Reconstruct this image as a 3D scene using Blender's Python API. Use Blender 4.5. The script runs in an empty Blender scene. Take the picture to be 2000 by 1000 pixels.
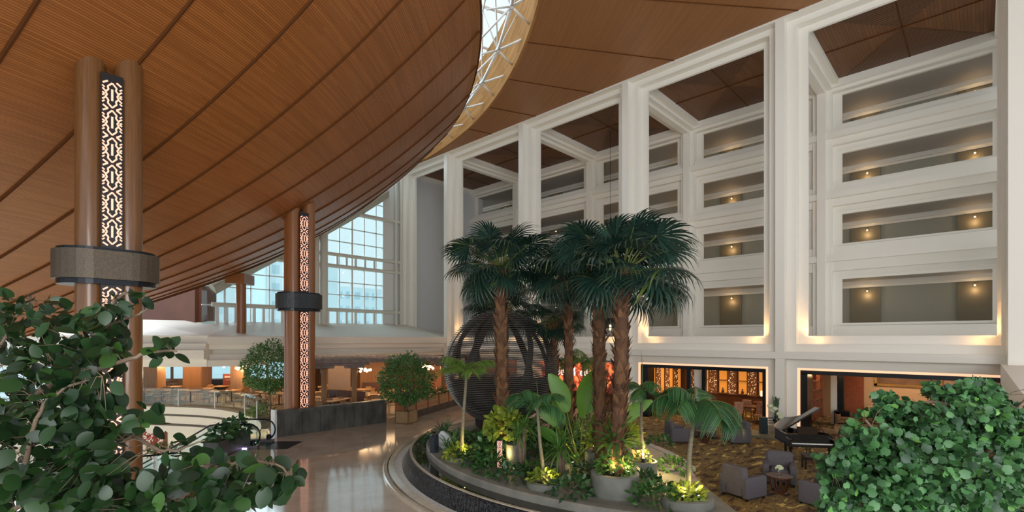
import bpy, math, random
import numpy as np
from mathutils import Vector, Matrix
from mathutils.geometry import tessellate_polygon
# exposure and light levels
EXPO = 0.72
WORLD = 0.80
E_SKY = 0.6
E_FRONT_FILL = 2000
E_CEIL_FILL = 60
E_GAL = 5
E_FRM = 60
E_RES = 95
E_LOW = 260
E_DIN = 45
E_LIB = 48
E_GAR = 20
E_WIN = 2.2
PI = math.pi
SC = bpy.context.scene
COL = SC.collection
# ------------------------------------------------------------------ camera
FPX, HY, CH = 973.0, 661.5, 4.3
TH = math.radians(46.66)
SN, CS = math.sin(TH), math.cos(TH)
cam_d = bpy.data.cameras.new('camera')
cam = bpy.data.objects.new('camera', cam_d)
COL.objects.link(cam)
cam.location = (0, 0, CH)
cam.rotation_euler = (PI / 2, 0, -TH)
cam_d.sensor_width = 36.0
cam_d.lens = FPX / 2000 * 36
cam_d.shift_y = (HY - 500) / 2000
cam_d.clip_start = 0.05
cam_d.clip_end = 600
SC.camera = cam
# ------------------------------------------------------------------ world, exposure
SC.view_settings.view_transform = 'Standard'
SC.view_settings.look = 'None'
SC.view_settings.gamma = 1.0
SC.view_settings.use_curve_mapping = False
SC.view_settings.exposure = EXPO
w = bpy.data.worlds.new('world'); SC.world = w
w.use_nodes = True
wn = w.node_tree.nodes; wl = w.node_tree.links
bg = wn['Background']; bg.inputs['Strength'].default_value = WORLD
tc = wn.new('ShaderNodeTexCoord'); sx = wn.new('ShaderNodeSeparateXYZ'); rp = wn.new('ShaderNodeValToRGB')
wl.new(tc.outputs['Generated'], sx.inputs[0]); wl.new(sx.outputs['Z'], rp.inputs[0]); wl.new(rp.outputs[0], bg.inputs['Color'])
rp.color_ramp.elements[0].position = 0.0; rp.color_ramp.elements[0].color = (0.70, 0.79, 0.83, 1)
rp.color_ramp.elements[1].position = 0.6; rp.color_ramp.elements[1].color = (0.84, 0.90, .97, 1)

def lamp(name, kind, loc, energy, color, size=0.3, rot=None, sizey=None, spot=None, blend=.5):
    d = bpy.data.lights.new(name, kind)
    d.energy = energy; d.color = color
    if kind == 'AREA':
        d.size = size
        if sizey: d.shape = 'RECTANGLE'; d.size_y = sizey
    else:
        d.shadow_soft_size = size
    if kind == 'SPOT':
        d.spot_size = spot or 1.2; d.spot_blend = blend
    o = bpy.data.objects.new(name, d); COL.objects.link(o); o.location = loc
    if rot is not None:
        if len(rot) == 3 and not isinstance(rot, Vector): o.rotation_euler = rot
        else: o.rotation_euler = rot.to_track_quat('-Z', 'Y').to_euler()
    return o
def aim(v): return Vector(v).to_track_quat('-Z', 'Y').to_euler()
WARM = (1.0, 0.62, 0.30)
# daylight through the roof light above the hall, and the window side; both area lamps are added fill
sun = bpy.data.lights.new('overcast_sun', 'SUN'); sun.energy = E_SKY; sun.angle = math.radians(50); sun.color = (.96, .98, 1.0)
sun_o = bpy.data.objects.new('overcast_sun', sun); COL.objects.link(sun_o); sun_o.rotation_euler = aim((.25, .35, -1))
sun2 = bpy.data.lights.new('window_side_daylight', 'SUN'); sun2.energy = E_WIN; sun2.angle = math.radians(55); sun2.color = (.84, .93, 1.0)
sun2_o = bpy.data.objects.new('window_side_daylight', sun2); COL.objects.link(sun2_o); sun2_o.rotation_euler = aim((.12, -1, -.5))
lamp('added_front_fill', 'AREA', (-4, -10, 6), E_FRONT_FILL, (.97, .98, 1.0), 14, aim((.85, .55, .08)), 10)  # unseen fill lamp added behind the camera to brighten the facade
lamp('added_ceiling_fill', 'AREA', (3, 10, 2.7), E_CEIL_FILL, (1, .80, .58), 7, aim((.05, .35, 1)), 7)  # large unseen lamp added to brighten the timber ceiling

def ray(px, py):
    t = (px - 1000) / FPX
    return (SN + CS * t, CS - SN * t, (HY - py) / FPX)
def onX(px, py, X):
    r = ray(px, py); d = X / r[0]; return Vector((X, r[1] * d, CH + r[2] * d))
def onY(px, py, Y):
    r = ray(px, py); d = Y / r[1]; return Vector((r[0] * d, Y, CH + r[2] * d))
def onZ(px, py, z=0.0):
    r = ray(px, py); d = (z - CH) / r[2]; return Vector((r[0] * d, r[1] * d, z))
def at(px, py, d):
    r = ray(px, py); return Vector((r[0] * d, r[1] * d, CH + r[2] * d))

# ------------------------------------------------------------------ materials
def newmat(name):
    m = bpy.data.materials.new(name); m.use_nodes = True
    nt = m.node_tree
    return m, nt, nt.nodes['Principled BSDF']
def rgb(c): return (c[0], c[1], c[2], 1.0)
def M(name, c, rough=.5, metal=0.0, c2=None, ns=4.0, bump=0.0, bs=None, stretch=None, spec=None, coat=0):
    m, nt, b = newmat(name)
    b.inputs['Base Color'].default_value = rgb(c)
    b.inputs['Roughness'].default_value = rough
    b.inputs['Metallic'].default_value = metal
    if spec is not None: b.inputs['Specular IOR Level'].default_value = spec
    if coat: b.inputs['Coat Weight'].default_value = coat
    if c2 is not None or bump:
        tc = nt.nodes.new('ShaderNodeTexCoord'); mp = nt.nodes.new('ShaderNodeMapping')
        nt.links.new(tc.outputs['Object'], mp.inputs[0])
        if stretch: mp.inputs['Scale'].default_value = stretch
        nz = nt.nodes.new('ShaderNodeTexNoise'); nz.inputs['Scale'].default_value = ns; nz.inputs['Detail'].default_value = 5
        nt.links.new(mp.outputs[0], nz.inputs['Vector'])
        if c2 is not None:
            r = nt.nodes.new('ShaderNodeValToRGB')
            r.color_ramp.elements[0].position = .32; r.color_ramp.elements[0].color = rgb(c)
            r.color_ramp.elements[1].position = .68; r.color_ramp.elements[1].color = rgb(c2)
            nt.links.new(nz.outputs['Fac'], r.inputs[0]); nt.links.new(r.outputs[0], b.inputs['Base Color'])
        if bump:
            n2 = nz
            if bs:
                n2 = nt.nodes.new('ShaderNodeTexNoise'); n2.inputs['Scale'].default_value = bs
                nt.links.new(mp.outputs[0], n2.inputs['Vector'])
            bp = nt.nodes.new('ShaderNodeBump'); bp.inputs['Strength'].default_value = bump; bp.inputs['Distance'].default_value = .02
            nt.links.new(n2.outputs['Fac'], bp.inputs['Height']); nt.links.new(bp.outputs[0], b.inputs['Normal'])
    return m
def EM(name, c, s):
    m, nt, b = newmat(name)
    b.inputs['Base Color'].default_value = rgb(c)
    b.inputs['Emission Color'].default_value = rgb(c); b.inputs['Emission Strength'].default_value = s
    return m
def GLASS(name, tint=(.9, .97, .96), fac=.12, rough=.02):
    m, nt, b = newmat(name); nt.nodes.remove(b)
    out = nt.nodes['Material Output']
    t = nt.nodes.new('ShaderNodeBsdfTransparent'); t.inputs[0].default_value = rgb(tint)
    g = nt.nodes.new('ShaderNodeBsdfGlossy'); g.inputs['Roughness'].default_value = rough
    lw = nt.nodes.new('ShaderNodeLayerWeight'); lw.inputs['Blend'].default_value = .25
    pw = nt.nodes.new('ShaderNodeMath'); pw.operation = 'POWER'; pw.inputs[1].default_value = 3.0; nt.links.new(lw.outputs['Facing'], pw.inputs[0])
    ad = nt.nodes.new('ShaderNodeMath'); ad.operation = 'MULTIPLY_ADD'; ad.inputs[1].default_value = .30; ad.inputs[2].default_value = fac; ad.use_clamp = True
    mx = nt.nodes.new('ShaderNodeMixShader')
    nt.links.new(pw.outputs[0], ad.inputs[0]); nt.links.new(ad.outputs[0], mx.inputs[0])
    nt.links.new(t.outputs[0], mx.inputs[1]); nt.links.new(g.outputs[0], mx.inputs[2]); nt.links.new(mx.outputs[0], out.inputs[0])
    return m
def LEAF(name, ca, cb, rough=.42, trans=.25, cc=None):
    m, nt, b = newmat(name)
    g = nt.nodes.new('ShaderNodeNewGeometry'); r = nt.nodes.new('ShaderNodeValToRGB')
    r.color_ramp.elements[0].color = rgb(ca); r.color_ramp.elements[1].color = rgb(cb)
    if cc is not None:
        e = r.color_ramp.elements.new(.93); e.color = rgb(cb); r.color_ramp.elements[2].color = rgb(cc)
    nt.links.new(g.outputs['Random Per Island'], r.inputs[0]); nt.links.new(r.outputs[0], b.inputs['Base Color'])
    b.inputs['Roughness'].default_value = rough
    if trans:
        tr = nt.nodes.new('ShaderNodeBsdfTranslucent'); mx = nt.nodes.new('ShaderNodeMixShader'); mx.inputs[0].default_value = trans
        nt.links.new(r.outputs[0], tr.inputs[0])
        out = nt.nodes['Material Output']
        nt.links.new(b.outputs[0], mx.inputs[1]); nt.links.new(tr.outputs[0], mx.inputs[2]); nt.links.new(mx.outputs[0], out.inputs[0])
    return m
def SLATS(name, pitch, ca, cb, cg, axis='Y', groove=.28, rough=.4, board=2.4, coords='UV', var=.5):
    """timber slats: grooves every `pitch` along axis, per-slat tone, board lengths along the other axis"""
    m, nt, b = newmat(name); N = nt.nodes; L = nt.links
    tc = N.new('ShaderNodeTexCoord'); sp = N.new('ShaderNodeSeparateXYZ'); L.new(tc.outputs[coords], sp.inputs[0])
    def math_(op, a, bb=None):
        n = N.new('ShaderNodeMath'); n.operation = op
        for i, v in enumerate((a, bb)):
            if v is None: continue
            if isinstance(v, (int, float)): n.inputs[i].default_value = v
            else: L.new(v, n.inputs[i])
        return n.outputs[0]
    o = 'XYZ'.replace(axis, '')[0]
    v = math_('DIVIDE', sp.outputs[axis], pitch)
    fr = math_('FRACT', v); fl = math_('FLOOR', v)
    off = N.new('ShaderNodeTexWhiteNoise'); off.noise_dimensions = '1D'; L.new(fl, off.inputs['W'])
    u = math_('ADD', math_('DIVIDE', sp.outputs[o], board), off.outputs['Value'])
    cmb = N.new('ShaderNodeCombineXYZ'); L.new(fl, cmb.inputs[0]); L.new(math_('FLOOR', u), cmb.inputs[1])
    wn_ = N.new('ShaderNodeTexWhiteNoise'); L.new(cmb.outputs[0], wn_.inputs['Vector'])
    cm2 = N.new('ShaderNodeCombineXYZ'); L.new(math_('MULTIPLY', sp.outputs[axis], 14.0), cm2.inputs[0]); L.new(math_('MULTIPLY', sp.outputs[o], .9), cm2.inputs[1])
    nz = N.new('ShaderNodeTexNoise'); nz.inputs['Scale'].default_value = 1.0; nz.inputs['Detail'].default_value = 4; L.new(cm2.outputs[0], nz.inputs['Vector'])
    mixv = math_('ADD', math_('MULTIPLY', wn_.outputs['Value'], var), math_('MULTIPLY', nz.outputs['Fac'], 1 - var))
    r = N.new('ShaderNodeValToRGB'); r.color_ramp.elements[0].position = .15; r.color_ramp.elements[1].position = .85
    r.color_ramp.elements[0].color = rgb(ca); r.color_ramp.elements[1].color = rgb(cb); L.new(mixv, r.inputs[0])
    gm = math_('LESS_THAN', fr, groove)
    mx = N.new('ShaderNodeMix'); mx.data_type = 'RGBA'; L.new(gm, mx.inputs['Factor']); L.new(r.outputs[0], mx.inputs['A']); mx.inputs['B'].default_value = rgb(cg)
    L.new(mx.outputs['Result'], b.inputs['Base Color'])
    bp = N.new('ShaderNodeBump'); bp.invert = True; bp.inputs['Strength'].default_value = .5; bp.inputs['Distance'].default_value = .02
    L.new(gm, bp.inputs['Height']); L.new(bp.outputs[0], b.inputs['Normal'])
    b.inputs['Roughness'].default_value = rough
    return m

# ------------------------------------------------------------------ mesh builder
class MB:
    def __init__(s): s.v = []; s.f = []; s.uv = None
    def add(s, vs, fs):
        n = len(s.v); s.v.extend([tuple(p) for p in vs]); s.f.extend([tuple(i + n for i in f) for f in fs]); return s
    def box(s, a, b):
        x0, y0, z0 = a; x1, y1, z1 = b
        x0, x1 = min(x0, x1), max(x0, x1); y0, y1 = min(y0, y1), max(y0, y1); z0, z1 = min(z0, z1), max(z0, z1)
        return s.add([(x0, y0, z0), (x1, y0, z0), (x1, y1, z0), (x0, y1, z0), (x0, y0, z1), (x1, y0, z1), (x1, y1, z1), (x0, y1, z1)],
                     [(0, 3, 2, 1), (4, 5, 6, 7), (0, 1, 5, 4), (1, 2, 6, 5), (2, 3, 7, 6), (3, 0, 4, 7)])
    def obox(s, c, size, rz=0.0, rx=0.0, bev=0.0):
        """box centred at c; bev chamfers its edges"""
        R = Matrix.Rotation(rz, 3, 'Z') @ Matrix.Rotation(rx, 3, 'X')
        hx, hy, hz = size[0] / 2, size[1] / 2, size[2] / 2
        c = Vector(c)
        if not bev:
            vs = [(sx * hx, sy * hy, sz * hz) for sz in (-1, 1) for sx, sy in ((-1, -1), (1, -1), (1, 1), (-1, 1))]
            fs = [(0, 3, 2, 1), (4, 5, 6, 7), (0, 1, 5, 4), (1, 2, 6, 5), (2, 3, 7, 6), (3, 0, 4, 7)]
            return s.add([c + R @ Vector(v) for v in vs], fs)
        e = bev; rings = []
        for z, k in ((-hz, e), (-hz + e, 0), (hz - e, 0), (hz, e)):
            ring = []
            for sx, sy, order in ((1, 1, 0), (-1, 1, 1), (-1, -1, 0), (1, -1, 1)):
                ax, ay = hx - k, hy - k
                p1 = (sx * ax, sy * (ay - e)); p2 = (sx * (ax - e), sy * ay)
                ring += [(p1[0], p1[1], z), (p2[0], p2[1], z)] if order == 0 else [(p2[0], p2[1], z), (p1[0], p1[1], z)]
            rings.append(ring)
        n = 8; vs = [c + R @ Vector(p) for r in rings for p in r]; fs = []
        for i in range(3):
            for j in range(n): fs.append((i * n + j, i * n + (j + 1) % n, (i + 1) * n + (j + 1) % n, (i + 1) * n + j))
        fs.append(tuple(reversed(range(n)))); fs.append(tuple(3 * n + j for j in range(n)))
        return s.add(vs, fs)
    def tube(s, pts, r, n=8, cap=True):
        pts = [Vector(p) for p in pts]; k = len(pts)
        rs = [r] * k if isinstance(r, (int, float)) else r
        vs = []; up = None
        for i, p in enumerate(pts):
            t = (pts[min(i + 1, k - 1)] - pts[max(i - 1, 0)])
            if t.length < 1e-9: t = Vector((0, 0, 1))
            t.normalize()
            if up is None: up = Vector((0, 0, 1)) if abs(t.z) < .9 else Vector((1, 0, 0))
            a = t.cross(up)
            if a.length < 1e-6: a = t.cross(Vector((0, 1, 0)))
            a.normalize(); b = a.cross(t).normalized(); up = b
            for j in range(n):
                q = 2 * PI * j / n; vs.append(p + (a * math.cos(q) + b * math.sin(q)) * rs[i])
        fs = []
        for i in range(k - 1):
            for j in range(n): fs.append((i * n + j, i * n + (j + 1) % n, (i + 1) * n + (j + 1) % n, (i + 1) * n + j))
        if cap: fs.append(tuple(reversed(range(n)))); fs.append(tuple((k - 1) * n + j for j in range(n)))
        return s.add(vs, fs)
    def lathe(s, c, prof, n=24, cap=True, sx=1.0, rz=0.0):
        c = Vector(c); vs = []; fs = []
        ca, sa = math.cos(rz), math.sin(rz)
        for r, z in prof:
            for j in range(n):
                q = 2 * PI * j / n; x = r * math.cos(q) * sx; y = r * math.sin(q)
                vs.append((c.x + x * ca - y * sa, c.y + x * sa + y * ca, c.z + z))
        for i in range(len(prof) - 1):
            for j in range(n): fs.append((i * n + j, i * n + (j + 1) % n, (i + 1) * n + (j + 1) % n, (i + 1) * n + j))
        if cap: fs.append(tuple(reversed(range(n)))); fs.append(tuple((len(prof) - 1) * n + j for j in range(n)))
        return s.add(vs, fs)
    def prism(s, poly, z0, z1):
        """extrude an xy polygon"""
        n = len(poly); vs = [(p[0], p[1], z0) for p in poly] + [(p[0], p[1], z1) for p in poly]
        tri = tessellate_polygon([[Vector((p[0], p[1], 0)) for p in poly]])
        fs = [(i, (i + 1) % n, n + (i + 1) % n, n + i) for i in range(n)]
        fs += [tuple(t) for t in tri] + [tuple(n + i for i in t) for t in tri]
        return s.add(vs, fs)
    def sweep(s, prof, path, closed=False):
        """prof: [(offset outward, z)], path: xy points; outward = right-hand normal of travel"""
        k = len(path); m = len(prof); vs = []
        for i, p in enumerate(path):
            a = path[(i - 1) % k] if closed or i > 0 else path[i]; b = path[(i + 1) % k] if closed or i < k - 1 else path[i]
            t = Vector((b[0] - a[0], b[1] - a[1])); t.normalize(); nrm = Vector((t.y, -t.x))
            for o, z in prof: vs.append((p[0] + nrm.x * o, p[1] + nrm.y * o, z))
        fs = []
        for i in range(k if closed else k - 1):
            i2 = (i + 1) % k
            for j in range(m): fs.append((i * m + j, i * m + (j + 1) % m, i2 * m + (j + 1) % m, i2 * m + j))
        if not closed:
            fs.append(tuple(range(m))); fs.append(tuple(reversed([(k - 1) * m + j for j in range(m)])))
        return s.add(vs, fs)
    def build(s, name, mat, parent=None, smooth=False, recalc=True, uv=None, auto=False):
        me = bpy.data.meshes.new(name)
        vs = s.v
        if parent is not None and parent.get('_w'):
            l = parent.get('_loc'); vs = [(p[0] - l[0], p[1] - l[1], p[2] - l[2]) for p in vs]; off = None
        elif parent is None:
            A_ = np.array(vs); off = ((A_[:, 0].min() + A_[:, 0].max()) / 2, (A_[:, 1].min() + A_[:, 1].max()) / 2, A_[:, 2].min())
            vs = (A_ - np.array(off)).tolist()
        else: off = None
        me.from_pydata(vs, [], s.f)
        if uv is not None:
            l = me.uv_layers.new(name='UV'); d = np.array([uv[i] for f in s.f for i in f], dtype=np.float32).ravel(); l.data.foreach_set('uv', d)
        if recalc:
            import bmesh
            bm = bmesh.new(); bm.from_mesh(me); bmesh.ops.recalc_face_normals(bm, faces=bm.faces); bm.to_mesh(me); bm.free()
        if smooth: me.polygons.foreach_set('use_smooth', [True] * len(me.polygons))
        if mat: me.materials.append(mat)
        o = bpy.data.objects.new(name, me); COL.objects.link(o)
        if parent is not None: o.parent = parent
        if off: o.location = off
        if auto:
            md = o.modifiers.new('n', 'EDGE_SPLIT'); md.split_angle = math.radians(35)
        return o
def tag(o, label, cat=None, group=None, kind=None):
    if label: o['label'] = label
    if cat: o['category'] = cat
    if group: o['group'] = group
    if kind: o['kind'] = kind
    elif cat and not o.get('kind'): o['kind'] = 'thing'
    return o
def struct(o, label=None, cat=None):
    o['kind'] = 'structure'
    if label: o['label'] = label
    if cat: o['category'] = cat
    return o
def thing(name, label, cat, loc=(0, 0, 0), rz=0.0, group=None, world=False):
    o = bpy.data.objects.new(name, None); COL.objects.link(o); o.location = loc; o.rotation_euler = (0, 0, rz)
    o.empty_display_size = .1
    if world: o['_w'] = 1; o['_loc'] = tuple(loc)
    return tag(o, label, cat, group)
def nest(t, pairs):
    """hang small pieces under the part they belong to (all parts sit at the thing's own origin)"""
    base = lambda o: o.name.split('.')[0]
    for kid, par in pairs.items():
        P = [c for c in t.children if base(c) == par]; K = [c for c in t.children if base(c) == kid]
        for i, k in enumerate(K):
            if P: k.parent = P[min(i, len(P) - 1)]
    return t
ORD = ['leftmost', 'second from left', 'third from left', 'fourth from left', 'fifth from left', 'sixth from left', 'seventh from left']
def copy_tree(o, loc=None, rz=None, label=None, parent=None, scale=None):
    c = o.copy(); COL.objects.link(c)
    if parent is not None: c.parent = parent
    for ch in list(o.children): copy_tree(ch, parent=c)
    if loc is not None: c.location = loc
    if rz is not None: c.rotation_euler = (0, 0, rz)
    if label: c['label'] = label
    if scale: c.scale = (scale,) * 3 if isinstance(scale, (int, float)) else scale
    return c
def fast_mesh(name, tv, tf, Ms, Ps, mat, parent=None, origin=None, smooth=False):
    """instances of template (tv nx3, tf list of equal-length faces) with matrices Ms (Nx3x3) and positions Ps (Nx3), as one mesh"""
    tv = np.asarray(tv, float); N = len(Ps); n = len(tv); fl = len(tf[0])
    V = np.einsum('nij,kj->nki', np.asarray(Ms), tv) + np.asarray(Ps)[:, None, :]
    V = V.reshape(-1, 3)
    if origin is None and parent is None: origin = np.array([V[:, 0].mean(), V[:, 1].mean(), V[:, 2].min()])
    if origin is not None: V = V - np.asarray(origin)
    F = (np.array(tf)[None] + (np.arange(N) * n)[:, None, None]).reshape(-1, fl)
    me = bpy.data.meshes.new(name); me.vertices.add(len(V)); me.vertices.foreach_set('co', V.ravel().astype(np.float32))
    me.loops.add(F.size); me.loops.foreach_set('vertex_index', F.ravel().astype(np.int32))
    me.polygons.add(len(F)); me.polygons.foreach_set('loop_start', (np.arange(len(F)) * fl).astype(np.int32))
    me.update(calc_edges=True)
    if smooth: me.polygons.foreach_set('use_smooth', [True] * len(F))
    me.materials.append(mat)
    o = bpy.data.objects.new(name, me); COL.objects.link(o)
    if parent is not None: o.parent = parent
    elif origin is not None: o.location = tuple(origin)
    return o
def arc(c, r, a0, a1, n):
    return [(c[0] + r * math.cos(math.radians(a0 + (a1 - a0) * i / n)), c[1] + r * math.sin(math.radians(a0 + (a1 - a0) * i / n))) for i in range(n + 1)]
def letters(body, size, mat, parent, loc, rot, extrude=.004, cy=False):
    cu = bpy.data.curves.new('lettering', 'FONT'); cu.body = body; cu.size = size; cu.align_x = 'CENTER'; cu.extrude = extrude
    if cy: cu.align_y = 'CENTER'
    tmp = bpy.data.objects.new('tmp', cu); COL.objects.link(tmp); bpy.context.view_layer.update()
    me = bpy.data.meshes.new_from_object(tmp.evaluated_get(bpy.context.evaluated_depsgraph_get()))
    bpy.data.objects.remove(tmp); bpy.data.curves.remove(cu); me.name = 'lettering'
    me.materials.clear(); me.materials.append(mat)
    o = bpy.data.objects.new('lettering', me); COL.objects.link(o); o.parent = parent; o.location = loc; o.rotation_euler = rot
    return o
RN = random.Random(7)
# ================================================================== materials of the shell
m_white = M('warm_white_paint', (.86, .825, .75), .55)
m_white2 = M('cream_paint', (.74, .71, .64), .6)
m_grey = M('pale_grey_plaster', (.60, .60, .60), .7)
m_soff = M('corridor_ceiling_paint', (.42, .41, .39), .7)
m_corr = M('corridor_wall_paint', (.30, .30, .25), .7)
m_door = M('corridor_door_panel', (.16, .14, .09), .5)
m_funnel = SLATS('reddish_timber_slats', .066, (.235, .078, .016), (.37, .132, .032), (.155, .048, .012), axis='Y', groove=.24, rough=.38, board=3.2)
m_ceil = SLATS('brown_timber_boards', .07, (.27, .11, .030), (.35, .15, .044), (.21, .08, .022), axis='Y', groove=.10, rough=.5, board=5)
m_seam = M('dark_joint', (.10, .035, .010), .8, spec=.1)
m_fascia = SLATS('light_plywood_strips', .16, (.30, .145, .048), (.44, .235, .092), (.22, .10, .03), axis='X', groove=.05, rough=.95, board=2.2)
m_fascia.node_tree.nodes['Principled BSDF'].inputs['Specular IOR Level'].default_value = .05
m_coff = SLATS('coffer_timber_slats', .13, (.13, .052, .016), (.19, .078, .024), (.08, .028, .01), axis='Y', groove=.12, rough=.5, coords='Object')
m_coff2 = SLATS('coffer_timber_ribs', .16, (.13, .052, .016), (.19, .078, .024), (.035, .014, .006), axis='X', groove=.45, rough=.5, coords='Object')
m_steel = M('white_steel', (.78, .80, .79), .35, .2)
m_blk = M('black_metal', (.012, .014, .018), .3, .5)
m_brown = M('reddish_brown_timber', (.30, .085, .03), .4, c2=(.36, .12, .045), ns=2, stretch=(6, 6, .4))
m_glass = GLASS('clear_glass', (.86, .96, .97), .06)
m_reveal_glow = EM('painted_reveal_glow', (1.0, .56, .34), .55)  # LED light falling on the reveals, put in as surface glow
m_led2 = EM('warm_lamp', (1.0, .70, .36), 7.0)

# ================================================================== funnel shaped timber ceiling
C1 = (-8.405, 36.9); PR = [.00072, .02616, .73504, 11.7823]
def fz(r):
    t = r - 25
    return ((PR[0] * t + PR[1]) * t + PR[2]) * t + PR[3]
AZ0, DAZ = -67.936, 5.122
R0, R1 = 10.5, 31.3
def fpt(r, a, dz=0.0):
    a = math.radians(a); return (C1[0] + r * math.cos(a), C1[1] + r * math.sin(a), fz(r) + dz)
def funnel():
    mb = MB(); uv = []
    na, nr = 150, 44; a0, a1 = AZ0 - 12 * DAZ, AZ0 + 19 * DAZ
    for i in range(na + 1):
        a = a0 + (a1 - a0) * i / na
        for j in range(nr + 1):
            r = R0 + (R1 - R0) * j / nr
            mb.v.append(fpt(r, a)); uv.append((math.radians(a) * 26, r * 1.28))
    keep = lambda i, j: mb.v[i * (nr + 1) + j][1] < 36.1
    for i in range(na):
        for j in range(nr):
            k = i * (nr + 1) + j
            if keep(i, j) and keep(i + 1, j): mb.f.append((k, k + 1, k + nr + 2, k + nr + 1))
    o = mb.build('ceiling', m_funnel, uv=uv, recalc=False, smooth=True)
    md = o.modifiers.new('thick', 'SOLIDIFY'); md.thickness = .25; md.offset = 1 if o.data.polygons[0].normal.z > 0 else -1
    md.thickness = .25
    struct(o, 'sweeping reddish timber slatted ceiling rising from left to the curved roof light', 'ceiling')
    # dark joints and the thin battens beside them
    mj = MB(); mt = MB()
    for k in range(-12, 20):
        a = AZ0 + k * DAZ
        pts = [fpt(R0 + (R1 - R0) * j / 30, a, -.012) for j in range(31)]
        pts = [p for p in pts if p[1] < 36.0]
        if len(pts) > 1: mj.tube(pts, .045, 5)
    j = mj.build('ceiling_joint', m_seam, parent=None); struct(j)
    rim = MB().tube([fpt(R1 + .05, a0 + (a1 - a0) * i / 120, .08) for i in range(121) if fpt(R1, a0 + (a1 - a0) * i / 120)[1] < 36.1], .06, 6)
    struct(rim.build('trim_1', m_seam))
funnel()

# ================================================================== flat timber ceiling on the right with the ring of the roof light
C2 = (-11.26, 36.63); RR = 35.85; ZC = 18.7; XF = 24.5
def right_ceiling():
    mb = MB(); uv = []; na, nr = 110, 3; grid = []
    for i in range(na + 1):
        a = -92 + (92 - 4.2) * i / na; ar = math.radians(a)
        rmax = min(75, (XF + .05 - C2[0]) / max(math.cos(ar), 1e-3)); rmax = max(rmax, RR + .001)
        for j in range(nr + 1):
            r = RR + (rmax - RR) * j / nr
            mb.v.append((C2[0] + r * math.cos(ar), C2[1] + r * math.sin(ar), ZC)); uv.append((ar * 40, r))
    for i in range(na):
        for j in range(nr):
            k = i * (nr + 1) + j; mb.f.append((k, k + nr + 1, k + nr + 2, k + 1))
    o = mb.build('ceiling', m_ceil, uv=uv, recalc=False)
    md = o.modifiers.new('thick', 'SOLIDIFY'); md.thickness = .3; md.offset = 1 if o.data.polygons[0].normal.z > 0 else -1
    struct(o, 'flat brown timber ceiling between the curved roof light and the white facade', 'ceiling')
    mj = MB()
    for k in range(10):
        a = math.radians(-40.7 - 5.7 * 5 + 5.7 * k); rmax = (XF - C2[0]) / math.cos(a)
        if rmax > RR: mj.tube([(C2[0] + r * math.cos(a), C2[1] + r * math.sin(a), ZC - .005) for r in (RR, rmax)], .03, 4)
    struct(mj.build('ceiling_joint', m_seam))
    # fascia of light plywood round the roof light
    fb = MB(); uv = []
    n = 140
    for i in range(n + 1):
        a = math.radians(-95 + 125 * i / n)
        for z in (ZC - .02, ZC + 3.6):
            fb.v.append((C2[0] + RR * math.cos(a), C2[1] + RR * math.sin(a), z)); uv.append((z * 1.0, a * RR))
    for i in range(n): fb.f.append((2 * i, 2 * i + 1, 2 * i + 3, 2 * i + 2))
    f = fb.build('trim_2', m_fascia, uv=uv, recalc=False)
    md = f.modifiers.new('thick', 'SOLIDIFY'); md.thickness = .12; md.offset = 1
    struct(f, 'pale timber fascia curving round the roof light', 'fascia')
    fj = MB()
    for k in range(18):
        a = math.radians(-40.7 - 5.7 * 5 + 5.7 * k); p = (C2[0] + (RR - .03) * math.cos(a), C2[1] + (RR - .03) * math.sin(a))
        fj.tube([(p[0], p[1], ZC), (p[0], p[1], ZC + 3.6)], .022, 4)
    struct(fj.build('trim_3', m_seam))
right_ceiling()

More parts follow.
